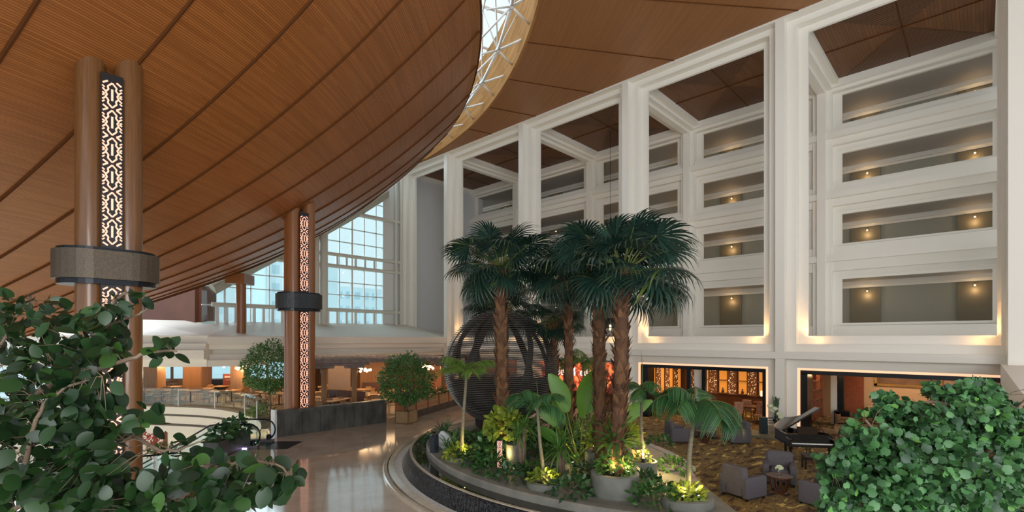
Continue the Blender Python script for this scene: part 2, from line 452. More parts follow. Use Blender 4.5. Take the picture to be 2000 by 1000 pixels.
# roof light: white tubular space frame
def truss():
    t = thing('space_frame', 'white tubular steel space frame crossing the curved roof light', 'steel frame', (16.5, 20, 18.9), world=True)
    Rn = 34.75; nodes = []
    for k in range(15):
        a = math.radians(-40.7 - 5.7 * 5.5 + 5.7 * k)
        nodes.append(Vector((C2[0] + Rn * math.cos(a), C2[1] + Rn * math.sin(a), 19.15)))
    thin = MB(); B = lambda n_, f_: f_(MB()).build(n_, m_steel, t, smooth=True)
    for i, nd in enumerate(nodes):
        rad = Vector((nd.x - C2[0], nd.y - C2[1], 0)).normalized(); tg = Vector((-rad.y, rad.x, 0))
        if i + 1 < len(nodes):
            B('chord', lambda q_: q_.tube([nd, nodes[i + 1]], .075, 8))
        wall = nd + rad * (RR - Rn)
        B('strut', lambda q_: q_.tube([nd, wall + tg * -1.1 + Vector((0, 0, .15))], .055, 8))
        e = wall + tg * 1.0 + Vector((0, 0, -.15)); B('strut', lambda q_: q_.tube([nd, e], .055, 8))
        thin.tube([nd, wall + Vector((0, 0, 2.2))], .03, 6)
        inn = Vector((C1[0], C1[1], 0)); 
        d = Vector((nd.x - C1[0], nd.y - C1[1], 0)).normalized(); q = Vector((C1[0], C1[1], 0)) + d * 31.5; q.z = 18.3
        B('strut', lambda q_: q_.tube([nd, q + tg * 1.0], .045, 8)); B('strut', lambda q_: q_.tube([nd, q - tg * 1.0], .045, 8))
        up = nd + Vector((0, 0, 1.9)) - rad * .8
        thin.tube([nd, up], .05, 6)
        B('node', lambda q_: q_.lathe(nd - Vector((0, 0, .12)), [(.0, 0), (.11, .04), (.14, .12), (.11, .2), (0, .24)], 10, cap=False))
        B('end_cap', lambda q_: q_.tube([e - rad * .12, e], .085, 8))
        if i + 1 < len(nodes): thin.tube([up, nodes[i + 1] + Vector((0, 0, 1.9)) - rad * .8], .045, 6); thin.tube([up, nodes[i + 1]], .04, 6)
    thin.build('tie_rods', m_steel, t, smooth=True)
    # glazing above
    g = MB(); bars = MB()
    for k in range(-2, 20):
        a = math.radians(-40.7 - 5.7 * 5 + 5.7 * k)
        pa = Vector((C2[0] + 25 * math.cos(a), C2[1] + 25 * math.sin(a), 23.4)); pb = Vector((C2[0] + RR * math.cos(a), C2[1] + RR * math.sin(a), 22.3))
        bars.tube([pa, pb], .09, 6)
        g.v += [tuple(pa + Vector((0, 0, .1))), tuple(pb + Vector((0, 0, .1)))]
    for k in range(21): g.f.append((2 * k, 2 * k + 1, 2 * k + 3, 2 * k + 2))
    for rr, zz in ((28, 23.0), (31, 22.75), (34, 22.45)):
        bars.tube([(C2[0] + rr * math.cos(math.radians(a)), C2[1] + rr * math.sin(math.radians(a)), zz) for a in range(-80, 40, 3)], .05, 5)
    gl = g.build('window_1', m_glass, recalc=False); struct(gl, 'glazing of the curved roof light', 'window')
    struct(bars.build('window_1_bars', m_steel))
truss()

# ================================================================== white facade: piers, stepped frames, coffers, galleries
PIT = 7.87; Y0 = 6.6
PK = [-1, 0, 1, 2, 3]                                   # piers at Y0 + k * PIT
YE = 36.1                                               # end wall
def py_(k): return Y0 + k * PIT
def facade():
    mb = MB()
    XB = 26.9
    ylo, yhi = -1.45, YE + 1.2
    for k in PK:
        y = py_(k)
        if k == -1:                                    # end pier by the projecting block
            mb.box((24.5, -1.45, 3.4), (25.5, -.62, ZC + .2)); mb.box((24.93, -1.45, 3.4), (25.51, -.5, ZC)); mb.box((25.36, -1.45, 3.4), (25.52, -.4, ZC)); continue
        for h, x in ((.19, 24.5), (.555, 24.93), (.92, 25.36)):
            mb.box((x, y - h, 3.405), (25.5 + h * .02, y + h, ZC + .2))
    for h, x in ((0.0, 24.5), (.365, 24.93), (.73, 25.36)):   # last pier at the end wall
        mb.box((x, YE - .05 - h, 3.405), (25.5 + h * .02, yhi, ZC + .2))
    for z, x in ((18.6, 24.5), (18.33, 24.93), (18.07, 25.36)): mb.box((x + .002, ylo, z), (25.48 + z * .001, yhi, ZC + .25))
    for z, x in ((3.71, 24.5), (4.06, 24.93), (4.42, 25.36)): mb.box((x + .001, ylo, 3.4), (25.49 - z * .001, yhi, z))
    mb.box((25.45, ylo, 3.45), (36, yhi + 2, 4.2))       # slab of the gallery court
    # ground floor piers and recessed walls
    for k in PK:
        y = py_(k)
        if k == -1: mb.box((24.5, -1.45, 0), (26, -.9, 3.4)); mb.box((24.902, -1.44, 0), (25.98, -.75, 3.0)); continue
        mb.box((24.5, y - .19, 0), (26.02, y + .19, 3.41)); mb.box((24.902, y - .60, 0), (25.98, y + .60, 3.0))
    mb.box((24.9, ylo + .01, 2.998), (26, yhi - .01, 3.45))
    o = mb.build('wall_right', m_white)
    struct(o, 'white facade of tall stepped frames facing the hall', 'wall')
    # stone plinths
    st = MB()
    for k in PK[1:]:
        y = py_(k); st.box((24.44, y - .25, 0), (26.02, y + .25, .32)); st.box((24.85, y - .66, 0), (26.02, y + .66, .32))
    struct(st.build('baseboard_right', M('travertine', (.52, .45, .34), .35, c2=(.62, .55, .43), ns=3)))
    # partitions between the courts: stepped beams and corner posts
    pb = MB()
    for k in PK + [9]:
        y = py_(k) if k != 9 else YE + .6
        if k == -1: y = -1.25
        for h, z in ((.83, 18.42), (.5, 18.24), (.2, 18.07)): pb.box((25.45, y - h, z), (33.0, y + h, ZC + .1))
        if k != 9 and k != -1:
            for h, x in ((.207, 32.35), (.457, 32.6)): pb.box((x, y - h, 4.2), (33.02, y + h, ZC))
            for z in (8.6, 11.98, 15.75 - .05):
                pass
    struct(pb.build('trim_4', m_white))
    # back wall with its rows of gallery openings
    ROW = [(16.35, 17.99), (13.05, 14.69), (9.63, 11.28), (5.18, 7.64)]
    bw = MB(); lv = MB()
    bays = [(k, py_(k), py_(k + 1)) for k in (-1, 0, 1, 2)] + [(3, py_(3), YE + .6)]
    for k, ya, yb in bays:
        ya2 = ya + .885; yb2 = yb - .885
        if k == -1: ya2 = -.36
        zs = [4.2] + [z for r in reversed(ROW) for z in r] + [18.7]
        for i in range(0, len(zs), 2): bw.box((33.0, ya, zs[i]), (33.18, yb, zs[i + 1]))
        for lo, hi in ROW:
            bw.box((33.0, ya, lo), (33.18, ya2, hi)); bw.box((33.0, yb2, lo), (33.18, yb, hi))
            # stepped frame in front
            for g, x, w_ in ((.0, 32.93, .40), (.0, 32.86, .0)):
                pass
        # level one: frames round each opening, level two: ribs between the rows
        for i, (lo, hi) in enumerate(ROW):
            t1 = hi + .45; b1 = lo - .17
            nxt = ROW[i - 1][0] - .17 if i > 0 else 18.45
            lv.box((32.7, ya + .0, t1), (33.01, yb, nxt))
            mid = (t1 + nxt) / 2 if i > 0 else 18.5
            if i > 0: lv.box((32.42, ya, mid - .17), (33.0, yb, mid + .17))
            lv.box((32.703, ya, b1 - .02), (33.01, ya2 - .42, t1 + .02)); lv.box((32.703, yb2 + .42, b1 - .02), (33.01, yb, t1 + .02))
            
            for aa, bb, cc, dd_ in ((ya2 - .17, yb2 + .17, lo - .12, lo - .07), (ya2 - .17, yb2 + .17, hi + .16, hi + .21)): lv.box((32.93, aa, cc), (33.0, bb, dd_))
        lv.box((32.7, ya, 4.2), (33.01, yb, ROW[3][0] - .17)); lv.box((32.42, ya, 18.3), (33.0, yb, 18.69)); lv.box((32.64, ya + .01, 18.12), (32.99, yb - .01, 18.32))
    struct(bw.build('wall_back', m_white), 'white gallery wall with rows of long openings behind the piers', 'wall')
    struct(lv.build('trim_5', m_white))
    # galleries behind
    sl = MB(); gw = MB(); cn = MB(); dr = MB()
    for lo, hi in ROW:
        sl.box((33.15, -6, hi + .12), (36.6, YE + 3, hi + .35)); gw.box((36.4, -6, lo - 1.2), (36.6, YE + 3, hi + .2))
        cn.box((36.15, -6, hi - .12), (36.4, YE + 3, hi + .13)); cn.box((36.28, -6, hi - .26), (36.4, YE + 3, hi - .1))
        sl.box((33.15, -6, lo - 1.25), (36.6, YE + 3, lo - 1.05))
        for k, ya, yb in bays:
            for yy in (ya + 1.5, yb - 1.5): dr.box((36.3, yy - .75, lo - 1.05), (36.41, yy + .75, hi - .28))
    struct(sl.build('ceiling', m_soff)); gw.box((33.2, YE + 2.8, 3), (36.6, YE + 3.1, 19)); struct(gw.build('wall_gallery', m_corr), 'grey green gallery corridor walls', 'wall'); struct(cn.build('trim_6', m_white2)); struct(dr.build('wall_gallery_recess', m_door))  # unseen end cap added to keep the sun out of the corridors
    # gallery lamps
    dl = None; n = 0
    for i, (lo, hi) in enumerate(ROW):
        for k, ya, yb in bays:
            for yy in (ya + 1.55, yb - 1.6):
                if dl is None:
                    dl = thing('gallery_lamp', '', 'lamp')
                    MB().lathe((0, 0, 0), [(.0, 0), (.028, .01), (.034, .03), (.028, .05), (0, .06)], 10, cap=False).build('bulb', m_led2, dl)
                    MB().obox((.06, 0, .05), (.06, .16, .22), bev=.01).build('wall_plate', m_door, dl)
                    nest(dl, {'bulb': 'wall_plate'}); dl['group'] = 'small warm lamps along the galleries'; l = dl
                else: l = copy_tree(dl)
                l.location = (36.22, yy, hi - .52); l['label'] = 'tiny warm lamp at %s doorway of %s gallery row, %s' % ('left' if yy > (ya + yb) / 2 else 'right', ('top', 'second', 'third', 'lowest')[i], ('bay nearest right edge', 'second bay from right', 'third bay from right', 'fourth bay from right', 'farthest bay at left')[k + 1])
                if k >= 0 or i < 4:
                    if (k in (-1, 0, 1)): lamp('gallery_glow', 'POINT', (36.0, yy, hi - .75), 7, WARM, .08)
        for k, ya, yb in bays:
            lamp('gallery_light', 'AREA', (35.0, (ya + yb) / 2, hi + .1), E_GAL * (1 if i else .8), (1, .85, .66), .3, (0, 0, 0), 5.5)
    # coffers
    for k, ya, yb in bays:
        a_, b_ = ya + .83, yb - .83
        if k == -1: a_ = -.42
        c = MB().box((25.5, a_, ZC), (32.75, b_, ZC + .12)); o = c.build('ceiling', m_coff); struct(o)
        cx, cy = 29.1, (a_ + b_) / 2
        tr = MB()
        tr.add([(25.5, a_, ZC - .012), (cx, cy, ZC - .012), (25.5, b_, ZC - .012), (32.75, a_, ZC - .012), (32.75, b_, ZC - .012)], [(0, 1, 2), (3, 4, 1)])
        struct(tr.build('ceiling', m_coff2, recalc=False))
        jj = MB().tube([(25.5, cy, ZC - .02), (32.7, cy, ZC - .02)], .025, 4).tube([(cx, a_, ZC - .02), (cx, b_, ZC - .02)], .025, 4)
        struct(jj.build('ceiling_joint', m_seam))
    # warm uplights in the stepped frames
    for k in PK:
        y = py_(k)
        for s_ in (-1, 1):
            yy = y + s_ * .78
            if k == -1:
                if s_ < 0: continue
                yy = -.46
            lamp('frame_uplight', 'SPOT', (24.98, yy + s_ * .32, 4.2), E_FRM, (1, .56, .22), .12, aim((.42, -s_ * .10, 1)), spot=1.5, blend=.9)
            lamp('frame_glow', 'POINT', (25.02, yy + s_ * .55, 4.28), E_FRM * .05, (1, .56, .22), .06)
    lamp('frame_uplight', 'SPOT', (24.98, YE - 1.2, 4.2), E_FRM, (1, .56, .22), .12, aim((.42, .10, 1)), spot=1.5, blend=.9)
    # projecting block at the right edge
    pj = MB().box((23.4, -6, 2.93), (24.6, -.63, 18.7)); struct(pj.build('wall_projecting', m_white), 'white projecting wall block at the right edge', 'wall')
    bm_ = MB().box((10, -1.2, 2.72), (24.6, -.47, 3.42)); struct(bm_.build('trim_7', m_white), 'white beam running towards the viewer at the right', 'beam')
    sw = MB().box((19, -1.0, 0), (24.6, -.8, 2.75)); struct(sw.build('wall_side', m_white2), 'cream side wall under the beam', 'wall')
    # black shopfront frames with reveal strips, their LED light put in as glow
    for k, nm in ((-1, 4), (0, 3), (1, 2), (2, 1)):
        ya, yb = py_(k) + .60, py_(k + 1) - .60
        if k == -1: ya = -.75
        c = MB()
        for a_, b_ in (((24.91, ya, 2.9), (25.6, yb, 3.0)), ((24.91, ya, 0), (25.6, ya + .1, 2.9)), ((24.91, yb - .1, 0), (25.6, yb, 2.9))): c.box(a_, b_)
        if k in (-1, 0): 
            struct(c.build('trim_%d' % (10 + nm), m_reveal_glow), 'peach reveal strip with painted glow round the shopfront opening', 'lighting cove')
            f = MB(); x0, x1 = 25.0, 25.25
            f.box((x0, ya + .1, 2.72), (x1, yb - .1, 2.9)); f.box((x0, ya + .1, 0), (x1, ya + .28, 2.75)); f.box((x0, yb - .28 - (.25 if k == 0 else .1), 0), (x1 + .5, yb - .1, 2.75))
            struct(f.build('door_%d' % (nm), m_blk), 'wide black metal shopfront frame', 'frame')
        else:
            struct(c.build('trim_%d' % (10 + nm), m_white2))
facade()
# end wall of the last court
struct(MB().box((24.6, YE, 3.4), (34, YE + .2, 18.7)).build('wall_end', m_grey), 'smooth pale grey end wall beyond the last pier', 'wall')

# ================================================================== window wall at the far end
YW = 36.35
def win_wall():
    P = lambda px, py: onY(px, py, YW)
    fr = MB(); tb = MB(); gl = MB()
    # glass sheet
    xl, xr = P(395, 600).x, P(752, 600).x
    gl.box((xl, YW + .12, 4.6), (xr, YW + .14, 19.5))
    g = gl.build('window_2', m_glass); struct(g, 'tall glazed end wall of the hall', 'window')
    zt = [P(783, y).z for y in (436, 514, 534, 611)]
    for z, r in zip(zt, (.14, .14, .14, .15)): tb.tube([(xl + .5, YW - .12, z), (P(785, 500).x, YW - .12, z)], r, 10)
    # vertical columns: pair at px 615-630, pipes by the end wall
    for px, r in ((614, .22), (628, .30)): tb.tube([(P(px, 500).x, YW - .35, 5), (P(px, 500).x, YW - .35, 14.5)], r, 14)
    for px, r in ((771, .13), (781, .17)): tb.tube([(P(px, 500).x, YW - .2, 5), (P(px, 500).x, YW - .2, 19)], r, 12)
    fr.box((P(752, 500).x, YW, 5), (P(786, 500).x, YW + .2, 19.5))
    for px in (440, 462, 490, 526, 555, 640, 663, 712, 735): fr.box((P(px, 500).x - .035, YW + .02, 5), (P(px, 500).x + .035, YW + .2, 19))
    fr.box((P(688, 500).x - .07, YW, 5), (P(688, 500).x + .07, YW + .22, 19)); fr.box((P(750, 500).x - .1, YW, 5), (P(750, 500).x + .1, YW + .22, 19))
    z = 5.0
    for z in [P(700, y).z for y in (608, 578, 554, 527, 477, 450, 422, 392, 365)]: fr.box((xl, YW + .02, z - .03), (xr, YW + .2, z + .03))
    # short paired posts in the bands
    for px in range(424, 752, 18):
        if 600 < px < 640: continue
        q = P(px, 600).x; fr.box((q - .09, YW - .1, 5.0), (q + .09, YW + .1, zt[3]))
        if px > 640: fr.box((q - .09, YW - .1, zt[2]), (q + .09, YW + .1, zt[1]))
    struct(fr.build('window_2_frame', m_steel)); struct(tb.build('trim_20', M('cream_steel_tube', (.70, .68, .60), .45), smooth=True, auto=True))
    # raking beam under the timber ceiling
    pts = [P(412, 572), P(500, 524), P(610, 468), (P(700, 417)), P(752, 384)]
    rk = MB()
    for a_, b_ in zip(pts, pts[1:]):
        d = (b_ - a_); L_ = d.length; mid = (a_ + b_) / 2
        rk.tube([a_ + Vector((0, -.15, .35)), b_ + Vector((0, -.15, .35))], .5, 4)
    struct(rk.build('trim_21', M('stone_beam', (.52, .50, .42), .6)), 'pale raking beam under the timber ceiling', 'beam')
    # outside: hazy buildings
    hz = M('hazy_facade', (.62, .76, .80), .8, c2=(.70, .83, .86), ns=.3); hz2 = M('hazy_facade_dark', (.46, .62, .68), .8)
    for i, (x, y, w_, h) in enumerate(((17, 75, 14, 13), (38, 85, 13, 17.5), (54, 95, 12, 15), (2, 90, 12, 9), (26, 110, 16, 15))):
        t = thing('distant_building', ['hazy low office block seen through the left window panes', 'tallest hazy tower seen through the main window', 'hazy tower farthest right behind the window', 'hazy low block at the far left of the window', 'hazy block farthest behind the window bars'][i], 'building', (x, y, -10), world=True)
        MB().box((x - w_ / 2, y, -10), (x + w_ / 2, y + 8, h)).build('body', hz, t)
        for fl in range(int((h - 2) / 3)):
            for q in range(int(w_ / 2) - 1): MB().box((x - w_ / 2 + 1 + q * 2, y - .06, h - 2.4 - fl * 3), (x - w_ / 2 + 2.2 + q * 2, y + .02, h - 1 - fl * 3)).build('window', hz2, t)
win_wall()
# ================================================================== floors
VOID_FAR = [(-5.0, 47.0), (.7, 45.4), (4.3, 42.6), (6.81, 39.5), (8.1, 37.77), (9.13, 36.0), (9.88, 34.0), (10.23, 31.34), (10.14, 28.71), (9.75, 26.8), (9.2, 25.2)]
VOID = VOID_FAR + [(8.5, 24.2), (7.75, 23.1), (5.2, 20.3), (4.2, 18.9), (3.7, 17.3), (1.5, 17.9), (-3.5, 21.5), (-7.5, 28), (-9, 38)]
def floors():
    m, nt, b = newmat('polished_marble'); N = nt.nodes; L = nt.links
    tc = N.new('ShaderNodeTexCoord'); mp = N.new('ShaderNodeMapping'); mp.inputs['Rotation'].default_value = (0, 0, .5); L.new(tc.outputs['Object'], mp.inputs[0])
    n1 = N.new('ShaderNodeTexNoise'); n1.inputs['Scale'].default_value = .9; n1.inputs['Detail'].default_value = 8; n1.inputs['Distortion'].default_value = .8; L.new(mp.outputs[0], n1.inputs['Vector'])
    r = N.new('ShaderNodeValToRGB'); r.color_ramp.elements[0].position = .3; r.color_ramp.elements[0].color = (.44, .37, .29, 1); r.color_ramp.elements[1].position = .72; r.color_ramp.elements[1].color = (.60, .53, .44, 1)
    L.new(n1.outputs['Fac'], r.inputs[0])
    br = N.new('ShaderNodeTexBrick'); br.inputs['Scale'].default_value = 1.0; br.offset = 0; br.inputs['Brick Width'].default_value = 1.2; br.inputs['Row Height'].default_value = 1.2; br.inputs['Mortar Size'].default_value = .006
    br.inputs['Color1'].default_value = (1, 1, 1, 1); br.inputs['Color2'].default_value = (.90, .91, .93, 1); br.inputs['Mortar'].default_value = (.6, .6, .6, 1); L.new(mp.outputs[0], br.inputs['Vector'])
    mx = N.new('ShaderNodeMix'); mx.data_type = 'RGBA'; mx.blend_type = 'MULTIPLY'; mx.inputs['Factor'].default_value = 1; L.new(r.outputs[0], mx.inputs['A']); L.new(br.outputs['Color'], mx.inputs['B'])
    L.new(mx.outputs['Result'], b.inputs['Base Color']); b.inputs['Roughness'].default_value = .085; b.inputs['Specular IOR Level'].default_value = .8
    outer = [(-14, -12), (42, -12), (42, 56), (-14, 56)]
    P = [[Vector((x, y, 0)) for x, y in outer], [Vector((x, y, 0)) for x, y in reversed(VOID)]]
    tri = tessellate_polygon(P); vs = [tuple(v) for l in P for v in l]
    mb = MB(); mb.v = vs; mb.f = [tuple(t) for t in tri]
    o = mb.build('floor', m); me = o.data
    if me.polygons[0].normal.z < 0: me.flip_normals()
    struct(o, 'polished beige marble floor with reflections', 'floor')
    # patterned carpet of the lounge
    m, nt, b = newmat('patterned_carpet'); N = nt.nodes; L = nt.links
    tc = N.new('ShaderNodeTexCoord'); mp = N.new('ShaderNodeMapping'); mp.inputs['Rotation'].default_value = (0, 0, .78); mp.inputs['Scale'].default_value = (1.0, 2.6, 1); L.new(tc.outputs['Object'], mp.inputs[0])
    n1 = N.new('ShaderNodeTexNoise'); n1.inputs['Scale'].default_value = 1.6; n1.inputs['Detail'].default_value = 6; n1.inputs['Roughness'].default_value = .56; n1.inputs['Distortion'].default_value = .35; L.new(mp.outputs[0], n1.inputs['Vector'])
    r = N.new('ShaderNodeValToRGB'); e = r.color_ramp.elements
    e[0].position = .36; e[0].color = (.035, .022, .014, 1); e[1].position = .64; e[1].color = (.66, .50, .16, 1)
    for p_, c_ in ((.44, (.14, .075, .025, 1)), (.50, (.28, .19, .055, 1)), (.56, (.10, .06, .03, 1)), (.61, (.44, .32, .09, 1))):
        x = e.new(p_); x.color = c_
    L.new(n1.outputs['Fac'], r.inputs[0]); L.new(r.outputs[0], b.inputs['Base Color']); b.inputs['Roughness'].default_value = .95
    bp = N.new('ShaderNodeBump'); bp.inputs['Strength'].default_value = .3; L.new(n1.outputs['Fac'], bp.inputs['Height']); L.new(bp.outputs[0], b.inputs['Normal'])
    cp = arc(C2I, R2I + .01, -1, -47, 24)[0:]
    cp = [p for p in cp if p[0] > 14.0] + [(12.6, 4.7), (11.0, 3.0), (9, 0), (8, -6), (41, -6), (41, 14.2), (24.9, 14.2), (19.4, 13.9)]
    c = MB().prism(cp, .0, .014); struct(c.build('floor', m), 'brown and olive patterned lounge carpet', 'carpet')
C1I = (17.78, 8.59); C2I = (9.98, 14.14); R2I = 9.41
floors()

# ================================================================== pale lower roof with stepped fascia
def low_roof():
    wm = m_white2
    A_ = (8.92, 32.8); B_ = (24.5, 30.2); Lf = (-3.0, 45.0)
    top = MB()
    zA, zB = 4.43, 4.30
    E_ = (24.9, 36.3); F_ = (12.0, 36.3); G_ = (6.5, 40.0)
    V = [(A_[0], A_[1], zA), (B_[0], B_[1], zB), (29.5, 36.3, 4.70), (E_[0], E_[1], 5.50), (F_[0], F_[1], 5.40), (G_[0], G_[1], 5.5), (Lf[0], Lf[1], 4.5), (1, 48, 5.5)]
    top.v = V; top.f = [(0, 1, 3, 4), (1, 2, 3), (0, 4, 5), (0, 5, 7, 6)]
    o = top.build('ceiling', wm, recalc=False); md = o.modifiers.new('s', 'SOLIDIFY'); md.thickness = .1; md.offset = 0
    struct(o, 'pale low pitched roof over the restaurant', 'roof')
    fs = MB()
    steps = [(.1, 4.42, 3.98), (-.2, 3.98, 3.66), (-.5, 3.66, 3.36), (-.25, 3.36, 3.04), (.0, 3.04, 2.66)]
    for i, (o_, z1, z0) in enumerate(steps):
        rgt = [(A_[0], A_[1]), B_]
        if i == 4: rgt = [(A_[0], A_[1]), (12.2, 32.25)]
        fs.sweep([(o_, z1), (o_, z0), (-.6, z0), (-.6, z1)], rgt)
    for i, (o_, z1, z0) in enumerate([(-.05, 4.42, 4.02), (.12, 4.02, 3.64), (.3, 3.64, 3.10), (.0, 3.10, 2.66)]):
        fs.sweep([(o_, z1), (o_, z0), (-.6, z0), (-.6, z1)], [Lf, (A_[0] - .02, A_[1] + .02)])
    struct(fs.build('trim_22', m_white2), 'stepped pale fascia of the low roof', 'fascia')
    cl = MB(); cl.v = [(A_[0], A_[1], 2.95), (B_[0], B_[1], 3.3), (32, 44, 3.0), (20, 56, 3.0), (-3, 56, 3.0), (Lf[0], Lf[1], 2.9)]
    cl.f = [(0, 1, 2), (0, 2, 3), (0, 3, 4), (0, 4, 5)]
    o = cl.build('ceiling', M('restaurant_ceiling', (.50, .36, .22), .7), recalc=False); struct(o, 'tan restaurant ceiling', 'ceiling')
    # brown wall under the timber ceiling
    b = MB(); p, q = at(416, 600, 34.0), at(388, 600, 32.6); r_ = at(225, 600, 37)
    b.add([(p.x, p.y, 3.6), (q.x, q.y, 3.6), (q.x, q.y, 8.5), (p.x, p.y, 9.0)], [(0, 1, 2, 3)])
    b.add([(q.x, q.y, 4), (r_.x, r_.y, 4), (r_.x, r_.y, 8.5), (q.x, q.y, 8.5)], [(0, 1, 2, 3)])
    o = b.build('wall_left', M('dark_red_timber', (.12, .034, .014), .6, c2=(.15, .045, .018), ns=1), recalc=False); md = o.modifiers.new('s', 'SOLIDIFY'); md.thickness = .25
    struct(o, 'dark reddish timber wall under the low edge of the slatted ceiling', 'wall')
    
low_roof()
for px, dd in ((330, 38), (470, 37), (640, 35), (760, 34)):
    q = at(px, 700, dd); lamp('restaurant_light', 'AREA', (q.x, q.y, 2.8), E_RES, (1, .66, .36), 4.5, (0, 0, 0))
lamp('fascia_cove_light', 'AREA', (17.0, 30.6, 3.32), 30, (1, .66, .36), 10, aim((-.1, -.6, .25)), .1)

# ================================================================== clustered timber columns with perforated light panels
m_post = M('varnished_timber', (.15, .064, .020), .28, c2=(.20, .088, .030), ns=3, stretch=(8, 8, .5), coat=.25)
m_post2 = M('reddish_varnished_timber', (.24, .090, .028), .36, c2=(.29, .112, .038), ns=3, stretch=(8, 8, .5), coat=.1)
m_dark = M('dark_panel', (.010, .010, .013), .4)
m_pat = EM('backlit_pattern', (1.0, .50, .36), .55)
m_bronze = M('speckled_bronze', (.07, .055, .038), .45, .4, c2=(.13, .10, .07), ns=45)
m_iron = M('dark_iron', (.035, .042, .048), .5, .4, c2=(.055, .06, .065), ns=8)
def motif(mb, cx, z0, h, w_, y):
    """one repeat of the pattern in the plane y: centre bar, zigzag sides, petals"""
    def seg(a, b, t):
        ax, az = cx + a[0] * w_ / 2, z0 + a[1] * h; bx, bz = cx + b[0] * w_ / 2, z0 + b[1] * h
        d = Vector((bx - ax, 0, bz - az)); n = Vector((-d.z, 0, d.x)).normalized() * t
        mb.add([(ax + n.x, y, az + n.z), (bx + n.x, y, bz + n.z), (bx - n.x, y, bz - n.z), (ax - n.x, y, az - n.z),
                (ax + n.x, y + .012, az + n.z), (bx + n.x, y + .012, bz + n.z), (bx - n.x, y + .012, bz - n.z), (ax - n.x, y + .012, az - n.z)],
               [(0, 3, 2, 1), (4, 5, 6, 7), (0, 1, 5, 4), (1, 2, 6, 5), (2, 3, 7, 6), (3, 0, 4, 7)])
    t = w_ * .040
    seg((0, .30), (0, .72), t * 1.25)
    for s in (-1, 1):
        P = [(0, .95), (.42 * s, .80), (.34 * s, .70), (.62 * s, .58), (.46 * s, .50), (.62 * s, .42), (.34 * s, .30), (.42 * s, .20), (0, .05)]
        for a, b in zip(P, P[1:]): seg(a, b, t)
        seg((.40 * s, 1.0), (.86 * s, .90), t * 1.1); seg((.40 * s, .0), (.86 * s, .10), t * 1.1)
        seg((.90 * s, .70), (.58 * s, .60), t); seg((.90 * s, .56), (.70 * s, .50), t); seg((.90 * s, .44), (.70 * s, .50), t); seg((.90 * s, .30), (.58 * s, .40), t)
        seg((.92 * s, .80), (.70 * s, .74), t * .9); seg((.92 * s, .20), (.70 * s, .26), t * .9)
def column(x, y, ztop, label, mp_, mc, z0=0.0):
    t = thing('timber_column', label, 'column', (x, y, z0), world=True)
    for s in (-1, 1):
        MB().lathe((x + s * .37, y, z0), [(.29, 0), (.29, ztop - z0 + .5)], 28).build('post', mp_, t, smooth=True, auto=True)
    for s in (-1, 1):
        MB().lathe((x + s * .30, y + .5, z0), [(.27, 0), (.27, ztop - z0 + .5)], 24).build('post', mp_, t, smooth=True, auto=True)
    for a_, b_ in ((z0 + .3, 5.72), (6.42, ztop - .28)):
        p = MB().box((x - .215, y - .34, a_), (x + .215, y - .29, b_)).build('light_panel', m_dark, t)
        mb = MB(); n = max(1, round((b_ - a_ - .25) / .66)); h = (b_ - a_ - .3) / n
        for k in range(n): motif(mb, x, a_ + .12 + k * h, h, .41, y - .353)
        q = mb.build('backlit_pattern', m_pat, p); q.location = (0, 0, 0)
        q.data.transform(Matrix.Translation(Vector((-x, -y, -z0))))
        q.location = (0, 0, 0)
    # collar
    def stadium(hx, r, n=14):
        return [(x + hx + r * math.cos(a), y + .2 + r * math.sin(a)) for a in [(-PI / 2 + PI * i / n) for i in range(n + 1)]] + [(x - hx + r * math.cos(a), y + .2 + r * math.sin(a)) for a in [(PI / 2 + PI * i / n) for i in range(n + 1)]]
    c = MB().prism(stadium(.36, .70), 5.72, 6.40).build('collar', mc, t, auto=True)
    MB().prism(stadium(.36, .62), 5.60, 5.72).prism(stadium(.36, .62), 6.40, 6.47).build('collar_rim', m_blk, t, auto=True)
    return t
column(2.12, 15.6, 10.95, 'large paired timber column with bronze collar and glowing pattern, behind the left foreground tree', m_post, m_bronze)
column(10.3, 23.45, 10.5, 'reddish paired timber column with black collar, standing behind the dark stone wall', m_post2, m_iron)
def small_column():
    p = at(471, 655, 31.0); x, y = p.x, p.y
    t = thing('timber_column', 'short brown timber column with square cap standing on the pale low roof', 'column', (x, y, 4.46), world=True)
    MB().lathe((x, y, 4.4), [(.28, 0), (.28, 3.3)], 20).build('post', m_post2, t, smooth=True, auto=True)
    MB().obox((x, y + .2, 8.0), (1.15, 1.4, .62), -.75, bev=.02).build('cap', m_post2, t)
small_column()

